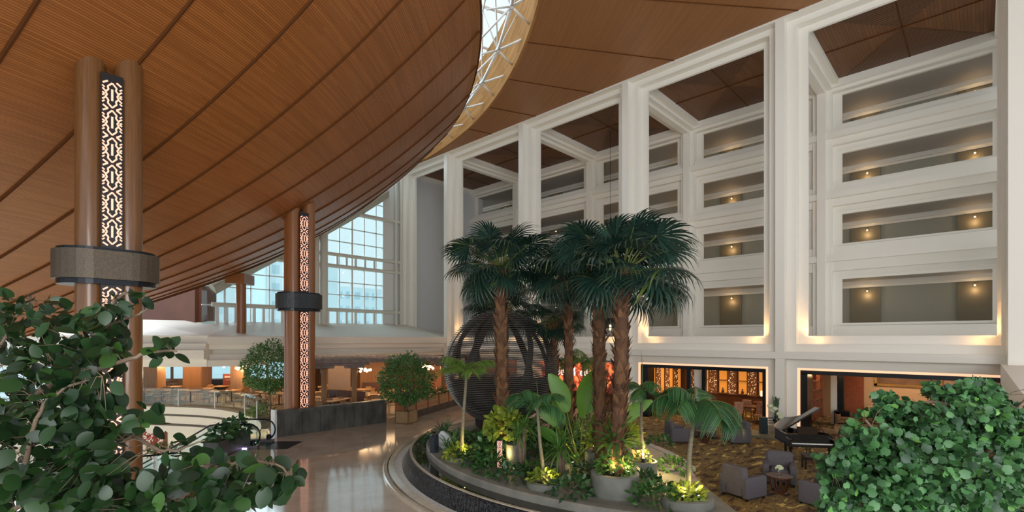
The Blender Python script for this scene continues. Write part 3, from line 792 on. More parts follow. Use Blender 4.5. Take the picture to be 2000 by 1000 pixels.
# ================================================================== void edge, glass railing, lower level
m_cream = M('cream_lacquered_band', (.74, .70, .60), .3)
m_dkgap = M('shadow_gap_stone', (.16, .13, .10), .6)
def smooth_path(P, n=8):
    out = []
    for i in range(len(P) - 1):
        p0 = P[max(i - 1, 0)]; p1 = P[i]; p2 = P[i + 1]; p3 = P[min(i + 2, len(P) - 1)]
        for k in range(n):
            t = k / n; out.append(tuple(.5 * ((2 * p1[j]) + (-p0[j] + p2[j]) * t + (2 * p0[j] - 5 * p1[j] + 4 * p2[j] - p3[j]) * t * t + (-p0[j] + 3 * p1[j] - 3 * p2[j] + p3[j]) * t ** 3) for j in range(2)))
    out.append(P[-1]); return out
def void_edge():
    path = smooth_path(VOID_FAR, 8)
    b = MB()
    for o0, o1, z1, z0 in ((.02, -.4, -.02, -.50), (.10, -.4, -.62, -1.08), (.18, -.4, -1.22, -2.6)): b.sweep([(o0, z1), (o1, z1), (o1, z0), (o0, z0)], path)
    struct(b.build('wall_void', m_cream), 'curved cream bands round the stairwell opening', 'parapet')
    g = MB()
    for o0, z1, z0 in ((-.06, -.48, -.64), (.0, -1.06, -1.24)): g.sweep([(o0, z1), (-.4, z1), (-.4, z0), (o0, z0)], path)
    g.sweep([(.06, .06), (-.25, .06), (-.25, -.04), (.06, -.04)], path)
    struct(g.build('trim_24', m_dkgap))
    t = thing('glass_railing', 'frameless glass railing following the curved far edge of the opening', 'railing', (9.9, 32, 0), world=True)
    gl = MB(); 
    gl.sweep([(-.22, 1.12), (-.235, 1.12), (-.235, .06), (-.22, .06)], path); gl.build('glass_panel', m_glass, t)
    cl = MB(); L = 0
    for i in range(0, len(path), 12): cl.box((path[i][0] - .26, path[i][1] - .02, .05), (path[i][0] - .22, path[i][1] + .02, 1.14))
    cl.build('post', m_steel, t)
    # near rail
    t = thing('glass_railing', 'glass railing with thin handrail at bottom left before the void', 'railing', (3, 17, 0), world=True)
    p2 = [(3.78, 16.6), (1.2, 17.3), (-2, 19.5)]
    MB().sweep([(0, 1.02), (.015, 1.02), (.015, .05), (0, .05)], p2).build('glass_panel', m_glass, t)
    MB().tube([(a, b_, 1.06) for a, b_ in p2], .025, 8).build('handrail', m_blk, t, smooth=True)
    q = MB()
    for a, b_ in ((3.3, 16.73), (2.1, 17.06), (1.2, 17.3)): q.box((a - .02, b_ - .02, 0), (a + .02, b_ + .02, 1.04))
    q.build('post', m_steel, t)
    # lower level
    lo = MB().box((-14, 14, -5.2), (16, 50, -5.0)); struct(lo.build('floor', M('lower_level_stone', (.62, .56, .44), .3, c2=(.70, .64, .52), ns=2)), 'pale floor of the level below', 'floor')
    wl_ = MB()
    pth = path
    wl_.sweep([(-.6, -2.5), (-.8, -2.5), (-.8, -5.05), (-.6, -5.05)], pth); struct(wl_.build('wall_lower', M('lower_wall', (.70, .66, .58), .6)), 'cream wall of the lower level', 'wall')
    for x, y in ((2, 24), (6, 30), (0, 34)): lamp('lower_level_light', 'AREA', (x, y, -1.6), E_LOW, (1, .84, .62), 3, (0, 0, 0))
void_edge()

# dark stone wall, planter fence, escalator
m_slate = M('dark_slate_slabs', (.045, .045, .042), .45, c2=(.10, .10, .09), ns=2.2, stretch=(1.2, 1.2, .7), bump=.3)
def dark_wall():
    t = thing('stone_wall', 'low dark slate wall in front of the reddish column', 'wall', (11.4, 22.4, 0), world=True)
    mb = MB(); x = 8.72; k = 0
    rr = random.Random(3)
    while x < 14.15:
        w_ = rr.choice((.32, .4, .5)); x2 = min(x + w_ - .012, 14.19); mb.box((x, 22.27 + rr.uniform(0, .012), 0), (x2, 22.6, 1.0)); x += w_
    mb.build('slab_cladding', m_slate, t)
    mb = MB(); x = 8.7
    while x < 14.1: mb.box((x, 22.24, 1.005), (min(x + .9, 14.21) - .01, 22.62, 1.16)); x += .9
    mb.build('coping', m_slate, t)
    MB().box((8.62, 22.24, 0), (8.715, 22.66, 1.2)).build('end_panel', m_steel, t)
    # fence planter to the right
    t = thing('planter_fence', 'light timber planter fence on a dark stone base behind the round tree', 'fence', (17, 22.8, 0), world=True)
    a = Vector((14.75, 21.95, 0)); b = Vector((24.3, 26.6, 0)); d = (b - a).normalized(); n = Vector((d.y, -d.x, 0))
    L = (b - a).length; k = 0; x = 0
    base = MB(); pan = MB(); pst = MB()
    m_lt = SLATS('light_fence_boards', .13, (.40, .23, .12), (.52, .33, .19), (.20, .11, .06), axis='Z', groove=.07, coords='Object', rough=.6)
    rz = math.atan2(d.y, d.x)
    base.obox(a + d * L / 2 + Vector((0, 0, .19)), (L, .5, .38), rz); base.build('stone_base', m_slate, t)
    while x < L - .5:
        c = a + d * (x + .7); pan.obox(c + Vector((0, 0, .70)), (1.34, .44, .66), rz); pst.obox(a + d * x + Vector((0, 0, .72)) + n * .02, (.07, .5, .72), rz); x += 1.4
    pan.build('timber_panel', m_lt, t); pst.build('post', m_brown, t)
dark_wall()
def escalator():
    rz = math.atan2(.7273, -.6863)
    t = thing('escalator', 'escalator with black handrails descending left from the marble floor', 'escalator', (7.57, 21.26, 0), rz)
    s30 = math.tan(math.radians(29)); F = 1.55; E_ = 9.6
    zf = lambda x: 0 if x < F else -(x - F) * s30
    xs = [F + (E_ - F) * i / 6 for i in range(7)]
    for s in (-1, 1):
        y = s * .62
        pts = []
        for k in range(9):
            a = PI / 2 + PI * k / 8 - PI; pts.append((-.0 - .42 * math.cos(a - PI / 2 + PI / 2) if 0 else -.42 * math.sin(PI * k / 8), y, .53 - .42 * math.cos(PI * k / 8)))
        pts = pts + [(F * .5, y, .95), (F - .4, y, .95), (F, y, .90)] + [(x, y, zf(x) + .86) for x in xs[1:]]
        MB().tube(pts, .032, 8).build('handrail', m_blk, t, smooth=True)
        g = MB(); P = [(-.3, .25), (-.40, .53), (-.3, .82), (0, .93), (F - .4, .93), (F, .88)] + [(x, zf(x) + .84) for x in xs[1:]]
        Q = [(-.3, .18), (-.35, .16), (-.3, .14), (0, .12), (F - .4, .12), (F, .1)] + [(x, zf(x) + .06) for x in xs[1:]]
        n = len(P); vs = [(p[0], y - .006, p[1]) for p in P] + [(p[0], y - .006, p[1]) for p in Q]; g.v = vs; g.f = [(i, i + 1, n + i + 1, n + i) for i in range(n - 1)]
        o = g.build('glass_panel', m_glass, t, recalc=False)
        k = MB(); P = [(-.35, .14), (F, .12)] + [(x, zf(x) + .08) for x in xs[1:]]
        for i in range(len(P) - 1):
            a, b = P[i], P[i + 1]
            k.add([(a[0], y - .09, a[1]), (b[0], y - .09, b[1]), (b[0], y - .09, b[1] - .32), (a[0], y - .09, a[1] - .32), (a[0], y + .09, a[1]), (b[0], y + .09, b[1]), (b[0], y + .09, b[1] - .32), (a[0], y + .09, a[1] - .32)],
                  [(0, 1, 2, 3), (4, 5, 6, 7), (0, 1, 5, 4), (2, 3, 7, 6), (0, 3, 7, 4), (1, 2, 6, 5)])
        k.build('skirt', M('brushed_steel', (.35, .36, .38), .3, .8), t)
        if s == -1 or True:
            l = MB(); l.box((.05, y + (.095 if s > 0 else -.11) , -.02), (F, y + (.11 if s > 0 else -.095), .05)); l.build('light_strip', EM('violet_led', (.62, .45, 1.0), 2.2), t)
    st = MB(); x = .1
    while x < E_: st.box((x, -.5, zf(x + .2) - .35), (x + .39, .5, zf(x + .2) - .03)); x += .4
    st.build('step', m_iron, t)
    nest(t, {'light_strip': 'skirt'}); MB().box((-1.5, -.72, -.02), (.1, .72, .012)).build('landing_plate', m_blk, t)
    MB().lathe((-.15, .62, .1), [(.0, 0), (.1, .02), (.1, .2), (0, .24)], 10).lathe((-.15, -.62, .1), [(0, 0), (.1, .02), (.1, .2), (0, .24)], 10).build('handrail_inlet', m_blk, t)
    MB().obox((-.26, .62, .22), (.02, .05, .05)).build('indicator_lamp', EM('green_indicator', (.05, 1, .35), 4), t)
escalator()
def box_planter(x, y, rz, L, W, H, label, mat=None, fill=True):
    t = thing('planter_box', label, 'planter', (x, y, 0), rz)
    w_ = .06
    b = MB().box((-L / 2, -W / 2, 0), (L / 2, -W / 2 + w_, H)).box((-L / 2, W / 2 - w_, 0), (L / 2, W / 2, H)).box((-L / 2, -W / 2, 0), (-L / 2 + w_, W / 2, H)).box((L / 2 - w_, -W / 2, 0), (L / 2, W / 2, H)).box((-L / 2, -W / 2, 0), (L / 2, W / 2, .05))
    b.build('box', mat or m_slate, t)
    MB().box((-L / 2 + w_, -W / 2 + w_, .05), (L / 2 - w_, W / 2 - w_, H - .08)).build('soil', m_soil, t)
    return t
m_soil = M('dark_soil', (.035, .022, .014), .95, c2=(.07, .045, .03), ns=14, bump=.6)
m_wicker = M('tan_planter', (.30, .19, .09), .6, c2=(.36, .24, .12), ns=3)
box_planter(6.35, 20.75, .84, 2.5, .55, .62, 'long dark slate planter box beside the escalator landing')
box_planter(3.9, 16.0, .2, 1.0, .8, .55, 'small dark planter box at lower left behind the foreground leaves')
box_planter(14.85, 21.45, .35, .82, .82, .62, 'square tan planter box holding the round tree', m_wicker)
# brown seating cube near the small planter
# ================================================================== restaurant behind the opening
m_wood = M('table_oak', (.42, .25, .12), .4, c2=(.52, .33, .17), ns=3, stretch=(1, 6, 1))
m_wood2 = M('chair_oak', (.36, .20, .09), .45)
m_dkwood = M('dark_walnut', (.075, .028, .014), .3, c2=(.12, .045, .02), ns=3, stretch=(1, 6, 1), coat=.3)
m_cushion = M('cream_cushion', (.52, .44, .34), .8)
m_orange = M('orange_brown_timber', (.26, .125, .055), .5, c2=(.32, .16, .07), ns=1.5, stretch=(4, 4, .3))  # orange brown with faint upright streaks
m_orange2 = M('brown_column_cladding', (.27, .15, .075), .4, c2=(.33, .19, .095), ns=2, stretch=(5, 5, .3))
def restaurant():
    fl = MB().prism([(11.0, 33.5), (11.2, 31), (11, 27), (10.4, 24.9), (15, 23.2), (24.4, 27.6), (24.4, 36), (33, 44), (20, 56), (-6, 56), (-6, 48.5), (1.0, 46.8), (5, 43.7), (7.7, 40.5), (9.7, 37)], .0, .012)
    struct(fl.build('floor', M('restaurant_floor', (.26, .19, .13), .35, c2=(.34, .26, .18), ns=1.2)), 'warm restaurant floor', 'floor')
    R = Vector((CS, -SN, 0)); F = Vector((SN, CS, 0))
    # far glazed wall
    fr = MB(); gl = MB()
    rzz = math.atan2(R.y, R.x)
    for px in range(150, 600, 62):
        q = at(px, 700, 45); fr.obox((q.x, q.y, 1.6), (.14, .2, 3.2), rzz)
    a = at(120, 700, 45); b = at(640, 700, 45); c = (a + b) / 2
    fr.obox((c.x, c.y, .35), ((b - a).length, .2, .7), rzz); fr.obox((c.x, c.y, 2.25), ((b - a).length, .08, .08), rzz)
    gl.obox((c.x, c.y, 1.8), ((b - a).length, .02, 2.4), rzz)
    struct(fr.build('window_3_frame', m_wood2)); struct(gl.build('window_3', m_glass), 'restaurant end windows', 'window')
    bl = MB().obox((c.x, c.y - .2, 2.62), ((b - a).length, .03, .7), rzz); struct(bl.build('trim_25', M('grey_blind', (.22, .30, .33), .8)), 'grey roller blinds', 'blind')
    # columns
    for i, (px, d, w_, m_) in enumerate(((302, 36, 1.0, m_orange2), (386, 39, 1.45, m_orange), (469, 36, .95, m_orange2), (655, 40, 1.0, m_orange), (735, 38, 1.9, m_orange), (590, 41, 1.4, m_orange))):
        q = at(px, 700, d)
        o = MB().obox((q.x, q.y, 1.5), (w_, w_, 3.0), rzz, bev=.05).build('restaurant_column', m_)
        struct(o, ['round brown clad column nearest the glass railing at left', 'broad orange timber clad pier in the restaurant middle', 'brown clad column left of the round crowned tree', 'orange pier behind the pergola', 'broad orange pier behind the pergola posts', 'orange pier hidden behind the reddish column'][i], 'column')
    # sign board
    q = at(447, 752, 37.5); t = thing('sign_board', 'dark red sign board with white lettering beside the brown column', 'sign', (q.x, q.y, 0), rzz)
    MB().box((-.42, -.06, 0), (.42, .06, 1.65)).build('board', M('deep_red_board', (.14, .03, .012), .4), t)
    for txt, s, z in (('onoo', .27, 1.36), ('............', .16, 1.2)):
        letters(txt, s, M('white_lettering', (.85, .85, .82), .6), t, (0, -.066, z), (PI / 2, 0, 0))
    q = at(426, 750, 38); o = MB().obox((q.x, q.y, .6), (.75, .5, 1.2), rzz, bev=.02).build('host_stand', m_blk); tag(o, 'black host stand left of the red sign board', 'host stand')
    # back wall of the right hand part
    a = at(610, 700, 42.5); b = at(905, 700, 40); c = (a + b) / 2; rb = math.atan2(b.y - a.y, b.x - a.x)
    struct(MB().obox((c.x, c.y, 1.6), ((b - a).length, .2, 3.2), rb).build('wall_restaurant', m_orange), 'orange timber back wall of the restaurant', 'wall')
    q = at(663, 740, 34.8); struct(MB().obox((q.x, q.y, 1.5), (1.45, .3, 2.9), rzz + .2).build('wall_screen', M('textured_grey_brown_panel', (.20, .13, .095), .7, c2=(.33, .24, .19), ns=40)), 'textured grey brown panel behind the pergola', 'wall')
    # arch panel right of the tree
    q = at(858, 740, 36); t = MB(); n = 14
    P = [(-1.0, 0)] + [(-1.0 * math.cos(PI * i / n), 1.4 + 1.0 * math.sin(PI * i / n)) for i in range(n + 1)] + [(1.0, 0)]
    pan = MB(); e = Vector((math.cos(rzz), math.sin(rzz), 0)); f = Vector((-e.y, e.x, 0))
    vs = [q + e * x for x, z in P]; m = len(P)
    pan.v = [(q.x + e.x * x, q.y + e.y * x, z + .1) for x, z in P] + [(q.x + e.x * x + f.x * .1, q.y + e.y * x + f.y * .1, z + .1) for x, z in P]
    pan.f = [tuple(range(m)), tuple(reversed(range(m, 2 * m)))] + [(i, (i + 1) % m, m + (i + 1) % m, m + i) for i in range(m)]
    struct(pan.build('wall_arch', M('terracotta_arch', (.38, .15, .07), .7)), 'terracotta arched panel between the round tree and the sphere', 'wall')
    # pergola
    t = thing('pergola', 'weathered timber pergola roof on carved posts behind the dark stone wall', 'pergola', tuple(at(700, 700, 31).xy) + (0,), world=True)
    ro = MB(); a = at(606, 700, 27.5); b = at(882, 700, 31.5); d = (b - a).normalized(); d.z = 0; n_ = Vector((-d.y, d.x, 0)); L = (b - a).length; rp_ = math.atan2(d.y, d.x)
    mper = M('weathered_timber', (.17, .125, .11), .7, c2=(.26, .20, .18), ns=2, stretch=(1, 5, 1))
    for k in range(6): ro.obox(Vector((a.x, a.y, 3.0)) + d * L / 2 + n_ * (k * .9), (L, .16, .16), rp_)
    k = 0
    x = .1
    while x < L: ro.obox(Vector((a.x, a.y, 3.13)) + d * x + n_ * 2.1, (.09, 5.2, .11), rp_); x += .42
    ro.build('roof_lattice', mper, t)
    for px, dd in ((633, 28.2), (692, 28.8), (800, 30.2), (866, 31)):
        q = at(px, 700, dd); MB().lathe((q.x, q.y, 0), [(.19, 0), (.19, .3), (.15, .35), (.15, 2.3), (.19, 2.36), (.21, 2.45), (.17, 2.5), (.22, 2.6)], 16).build('post', m_orange2, t, smooth=True, auto=True)
        MB().obox((q.x, q.y, 2.68), (1.1, .16, .16), rp_, bev=.03).obox((q.x, q.y, 2.83), (1.7, .18, .16), rp_, bev=.03).build('bracket', mper, t)
    nest(t, {'bracket': 'post'})
    # chandeliers of globe bulbs
    ch = None
    for px, d, z, lb in ((341, 36.5, 2.45, 'cluster chandelier of warm globe bulbs left of the wide orange pier'), (712, 30.6, 2.45, 'cluster of warm globe bulbs left of the round tree'), (835, 31.8, 2.45, 'cluster of warm globe bulbs right of the round tree'), (437, 37, 2.2, 'cluster of warm globe bulbs above the host stand'), (470, 35.0, 2.2, 'cluster of warm globe bulbs before the brown column')):
        q = at(px, 700, d); t = thing('chandelier', lb, 'chandelier', (q.x, q.y, z), group='globe bulb chandeliers in the restaurant')
        MB().tube([(0, 0, 2.97 - z), (0, 0, .05)], .012, 6).lathe((0, 0, 0), [(.0, 0), (.05, .03), (0, .07)], 8, cap=False).build('stem', m_blk, t)
        rr = random.Random(px); nb = 9 if d < 36.9 else 1
        for i in range(nb):
            a_ = i * 2.4; r_ = .45 * math.sqrt((i + .5) / nb) if nb > 1 else 0
            bx = (r_ * math.cos(a_), r_ * math.sin(a_), rr.uniform(-.16, .16))
            MB().lathe(bx, [(0, -.075), (.05, -.055), (.075, 0), (.05, .055), (0, .075)], 10, cap=False).build('bulb', m_led2, t, smooth=True)
        nest(t, {'bulb': 'stem'})
        lamp('chandelier_glow', 'POINT', (q.x, q.y, z - .2), 45, WARM, .25)
    # tables and chairs
    tb = thing('dining_table', '', 'table', (0, 0, 0))
    MB().obox((0, 0, .73), (.95, .95, .05), bev=.012).build('tabletop', m_wood, tb)
    MB().lathe((0, 0, 0), [(.26, 0), (.26, .02), (.04, .04), (.035, .70)], 12).build('pedestal', m_blk, tb, smooth=True, auto=True)
    chp = thing('dining_chair', '', 'chair', (0, 0, 0))
    MB().obox((0, 0, .44), (.46, .46, .05), bev=.012).build('seat', m_cushion, chp)
    MB().obox((0, .22, .70), (.46, .04, .30), rx=-.12, bev=.01).build('backrest', m_wood2, chp)
    for sx, sy in ((-1, -1), (1, -1), (-1, 1), (1, 1)): MB().tube([(sx * .2, sy * .2, .43), (sx * .22, sy * .22, 0)], .018, 6).build('leg', m_wood2, chp)
    spots = [(281, 34.4), (315, 34.2), (350, 34.4), (372, 34.0), (400, 35.5), (425, 33.5), (488, 31.5), (508, 33.0), (610, 30.2), (664, 29.6), (265, 41), (322, 42.5), (338, 36.9), (427, 41.5), (431, 37.3), (452, 34.3), (505, 38.5), (520, 35), (549, 37), (545, 32.5), (543, 40), (628, 33), (645, 28.5), (634, 37), (706, 35), (730, 31.5), (758, 33.5), (744, 28.8), (690, 31.2), (800, 34), (830, 33)]
    used_t = used_c = False
    rr = random.Random(5)
    where = lambda px, d: ('left of the wide orange pier' if px < 370 else 'near the red sign board' if px < 470 else 'behind the round crowned tree at left' if px < 590 else 'behind the dark stone wall' if px < 775 else 'behind the timber planter fence')
    for px, d in spots:
        q = at(px, 700, d); rz = rr.uniform(-.4, .4) + rzz
        o = tb if not used_t else copy_tree(tb); used_t = True
        o.location = (q.x, q.y, .012); o.rotation_euler = (0, 0, rz); tag(o, 'small square oak restaurant table ' + where(px, d), 'table', 'oak restaurant tables ' + where(px, d))
        for k in range(4):
            if rr.random() < .2: continue
            a_ = rz + k * PI / 2; c = chp if not used_c else copy_tree(chp); used_c = True
            off = .68
            c.location = (q.x - math.sin(a_) * -off * -1 if 0 else q.x + math.cos(a_) * off, q.y + math.sin(a_) * off, .012); c.rotation_euler = (0, 0, a_ - PI / 2)
            tag(c, 'oak dining chair with cream seat ' + where(px, d), 'chair', 'oak dining chairs ' + where(px, d))
    # booth sofas
    for i, (px, d, L, r2) in enumerate(((652, 30.6, 1.5, .35), (681, 30.0, 1.8, .1), (722, 36, 1.5, .2))):
        q = at(px, 760, d); t = thing('booth_sofa', ['brown booth sofa at left beneath the textured panel', 'longer brown booth sofa beside the pergola post', 'brown booth sofa before the broad orange pier'][i], 'sofa', (q.x, q.y, .012), rzz - r2)
        m_b = M('brown_leather', (.10, .045, .028), .45)
        MB().obox((0, 0, .22), (L, .6, .44), bev=.03).build('seat', m_b, t); MB().obox((0, .28, .58), (L, .16, 1.1), rx=-.08, bev=.04).build('backrest', m_b, t)
restaurant()

# ================================================================== island with fountain
def island():
    m_ring = M('polished_travertine', (.46, .40, .31), .16, c2=(.56, .50, .40), ns=3)
    m_conc = M('grey_concrete', (.17, .165, .14), .6, c2=(.25, .24, .205), ns=2.5, bump=.15)
    m_watw, nt, b = newmat('black_water_wall')
    N = nt.nodes; L = nt.links
    b.inputs['Base Color'].default_value = (.006, .008, .010, 1); b.inputs['Roughness'].default_value = .15; b.inputs['Specular IOR Level'].default_value = .3
    tc = N.new('ShaderNodeTexCoord'); mp = N.new('ShaderNodeMapping'); mp.inputs['Scale'].default_value = (1, 1, .35); L.new(tc.outputs['Object'], mp.inputs[0])
    nz = N.new('ShaderNodeTexNoise'); nz.inputs['Scale'].default_value = 16; nz.inputs['Detail'].default_value = 3; L.new(mp.outputs[0], nz.inputs['Vector'])
    bp = N.new('ShaderNodeBump'); bp.inputs['Strength'].default_value = 1; bp.inputs['Distance'].default_value = .06; L.new(nz.outputs['Fac'], bp.inputs['Height']); L.new(bp.outputs[0], b.inputs['Normal'])
    m_wat, nt, b = newmat('dark_still_water'); N = nt.nodes; L = nt.links
    b.inputs['Base Color'].default_value = (.030, .030, .018, 1); b.inputs['Roughness'].default_value = .03
    nz = N.new('ShaderNodeTexNoise'); nz.inputs['Scale'].default_value = 3.5; nz.inputs['Detail'].default_value = 2
    bp = N.new('ShaderNodeBump'); bp.inputs['Strength'].default_value = .25; bp.inputs['Distance'].default_value = .05; L.new(nz.outputs['Fac'], bp.inputs['Height']); L.new(bp.outputs[0], b.inputs['Normal'])
    m_foam = M('foamy_water', (.60, .66, .66), .12, c2=(.90, .94, .94), ns=14, bump=.8)
    t = thing('fountain_island', 'raised leaf shaped island with a black water wall in the marble floor', 'fountain', (13.4, 11.9, 0), world=True)
    # left rim as annulus sectors about C1I: angles where it spans
    a0, a1 = 118, 232
    def ringp(r0, z0, r1, z1, mat, name, th=.0):
        mb = MB(); n = 90
        P0 = arc(C1I, r0, a0, a1, n); P1 = arc(C1I, r1, a0, a1, n)
        for p, q in zip(P0, P1): mb.v += [(p[0], p[1], z0), (q[0], q[1], z1)]
        mb.f = [(2 * i, 2 * i + 1, 2 * i + 3, 2 * i + 2) for i in range(n)]
        return mb
    def solid(prof, mat, name, smooth=False):
        mb = MB(); n = 90; m = len(prof)
        for i in range(n + 1):
            a = math.radians(a0 + (a1 - a0) * i / n)
            for r, z in prof: mb.v.append((C1I[0] + r * math.cos(a), C1I[1] + r * math.sin(a), z))
        for i in range(n):
            for j in range(m): mb.f.append((i * m + j, i * m + (j + 1) % m, (i + 1) * m + (j + 1) % m, (i + 1) * m + j))
        return mb.build(name, mat, t, smooth=smooth, auto=smooth)
    solid([(10.50, 0), (10.50, .07), (10.46, .09), (10.36, .09), (10.36, 0)], m_ring, 'curb')
    solid([(10.36, 0), (10.36, .045), (10.31, .045), (10.31, 0)], m_blk, 'drain_slot')
    solid([(10.31, 0), (10.31, .12), (10.12, .14), (10.12, 0)], m_ring, 'curb')
    solid([(10.12, 0), (10.12, .07), (9.80, .07), (9.80, 0)], m_foam, 'gutter_water')
    solid([(9.88, .0), (9.88, .08), (9.80, .18), (9.64, .46), (9.60, .50), (9.56, .50), (9.5, .0)], m_watw, 'water_wall')
    solid([(9.62, .485), (9.62, .508), (9.54, .508), (9.54, .485)], m_ring, 'rim')
    solid([(9.56, .1), (9.56, .478), (9.05, .478), (9.05, .1)], m_wat, 'channel_water')
    solid([(9.06, .1), (9.06, .62), (9.02, .66), (8.80, .66), (8.80, .1)], m_conc, 'planter_wall')
    # concrete planting deck: inside arc R 8.9 about C1I, cut by the arc about C2I
    L_ = [p for p in arc(C1I, 8.85, 118, 205, 50) if math.dist(p, C2I) < 8.3]
    start = L_[0]; endp = L_[-1]
    rgt = []
    Rr = 7.0
    poly = L_ + [(9.3, 3.2), (10.3, 2.9), (10.9, 3.75), (12.43, 5.15), (13.1, 6.77)]
    # follow C2I arc upward
    for a in range(-55, 60, 4):
        p = (C2I[0] + 7.3 * math.cos(math.radians(a)), C2I[1] + 7.3 * math.sin(math.radians(a)))
        if p[1] > 8.0 and math.dist(p, C1I) < 8.8: poly.append(p)
    MB().prism(poly, .02, .64).build('planting_deck', m_conc, t)
    # walkway of pale slabs and its marble edge on the lounge side
    def seg2(r0, r1, z, mat, name, gap=0):
        mb = MB(); A0, A1 = -52, 30
        if gap:
            n = 26
            for i in range(n):
                b0 = A0 + (A1 - A0) * i / n; b1 = b0 + (A1 - A0) / n - .28
                p = arc(C2I, r0, b0, b1, 3) + arc(C2I, r1, b1, b0, 3); mb.prism(p, 0, z)
        else: mb.prism(arc(C2I, r0, A0, A1, 40) + arc(C2I, r1, A1, A0, 40), 0, z)
        return mb.build(name, mat, t)
    seg2(7.3, 9.12, .03, m_blk, 'slab_bed'); seg2(7.34, 9.1, .10, M('pale_stone_slab', (.60, .52, .36), .5, c2=(.68, .60, .44), ns=3), 'paving_slab', 1)
    seg2(9.12, R2I, .13, M('white_marble', (.62, .62, .58), .25, c2=(.72, .72, .69), ns=2), 'marble_edge')
    return t
island()
# ================================================================== lounge furniture
m_fab = M('charcoal_fabric', (.085, .078, .088), .85, c2=(.11, .10, .115), ns=30)
m_piano = M('piano_black', (.006, .006, .007), .08, coat=.8)
m_ivory = M('piano_keys', (.85, .84, .80), .3)
m_gold = M('polished_brass_frame', (.50, .26, .07), .25, .8)
def armchair():
    t = thing('armchair', '', 'armchair')
    W, D = .88, .86
    for s in (-1, 1):
        MB().obox((s * (W / 2 - .09), .02, .33), (.18, D - .04, .56), bev=.035).build('arm', m_fab, t, smooth=False)
    MB().obox((0, .06, .20), (W - .36, D - .12, .24), bev=.03).build('base', m_fab, t)
    MB().obox((0, -.03, .38), (W - .37, D - .22, .15), bev=.045).build('seat_cushion', m_fab, t)
    MB().obox((0, .33, .50), (W - .16, .20, .76), rx=-.10, bev=.05).build('backrest', m_fab, t)
    for sx in (-1, 1):
        for sy in (-1, 1): MB().obox((sx * .36, sy * .34, .03), (.05, .05, .06)).build('leg', m_blk, t)
    return t
def ccoord(px, py): return onZ(px, py, .014)
T1, T2 = ccoord(1376, 864), ccoord(1522, 962)
ach = armchair()
specs = [(1324, 862, T1, None, 'charcoal armchair facing right, leftmost of the rear group of three'),
         (1377, 853, T1, None, 'charcoal armchair facing the viewer behind the rear coffee table'),
         (1438, 864, T1, None, 'charcoal armchair on the right of the rear coffee table, facing left'),
         (1452, 968, T2, None, 'charcoal armchair seen from its side, left of the front coffee table'),
         (1522, 943, T2, None, 'charcoal armchair facing the viewer behind the front coffee table'),
         (1606, 986, T2, None, 'charcoal armchair seen from behind, partly hidden by the right tree')]
for i, (px, py, tgt, _, lb) in enumerate(specs):
    o = ach if i == 0 else copy_tree(ach)
    p = ccoord(px, py); o.location = p; v = tgt - p
    o.rotation_euler = (0, 0, math.atan2(v.y, v.x) + PI / 2 + (.25 if i in (0, 3) else 0)); tag(o, lb, 'armchair', 'charcoal lounge armchairs')
def coffee_table(p, lb, first=[None]):
    if first[0]: return copy_tree(first[0], loc=p, label=lb)
    t = thing('coffee_table', lb, 'table', p, group='round walnut coffee tables')
    MB().lathe((0, 0, 0), [(.31, .44), (.335, .45), (.335, .475), (.32, .485)], 32).build('tabletop', m_dkwood, t)
    MB().lathe((0, 0, 0), [(.20, 0), (.21, .02), (.16, .06), (.16, .10)], 24).build('base', m_dkwood, t)
    for k in range(9):
        a = 2 * PI * k / 9; MB().tube([(.17 * math.cos(a), .17 * math.sin(a), .02), (.26 * math.cos(a), .26 * math.sin(a), .445)], .024, 6).build('leg', m_dkwood, t)
    first[0] = t; return t
coffee_table(T1, 'round walnut coffee table of the rear armchair group'); coffee_table(T2, 'round walnut coffee table of the front armchair group')
m_petal = M('white_green_petals', (.66, .72, .50), .7); m_stem = M('stem_green', (.06, .16, .03), .5); m_cglass = GLASS('vase_glass', (.9, .95, .9), .2)
def posy(p, lb):
    t = thing('flower_vase', lb, 'flowers', p, group='small vases of white flowers')
    MB().lathe((0, 0, 0), [(.045, 0), (.05, .03), (.04, .12), (.05, .14)], 16).build('vase', m_cglass, t, smooth=True)
    rr = random.Random(3); mb = MB()
    for k in range(70):
        a, b_ = rr.uniform(0, 2 * PI), rr.uniform(-.4, 1.5); r = .085
        c = Vector((r * math.cos(a) * math.cos(b_), r * math.sin(a) * math.cos(b_), .20 + r * math.sin(b_) * .8)); mb.obox(c, (.035, .035, .012), rr.uniform(0, 3), rr.uniform(-.8, .8))
    mb.lathe((0, 0, .20), [(0, -.05), (.07, 0), (0, .06)], 10, cap=False)
    mb.build('blossom', m_petal, t); MB().tube([(0, 0, .01), (0, 0, .18)], .008, 5).build('stem', m_stem, t)
posy(T1 + Vector((0, 0, .485)), 'white posy in a glass vase on the rear coffee table'); posy(T2 + Vector((0, 0, .485)), 'white posy in a glass vase on the front coffee table')

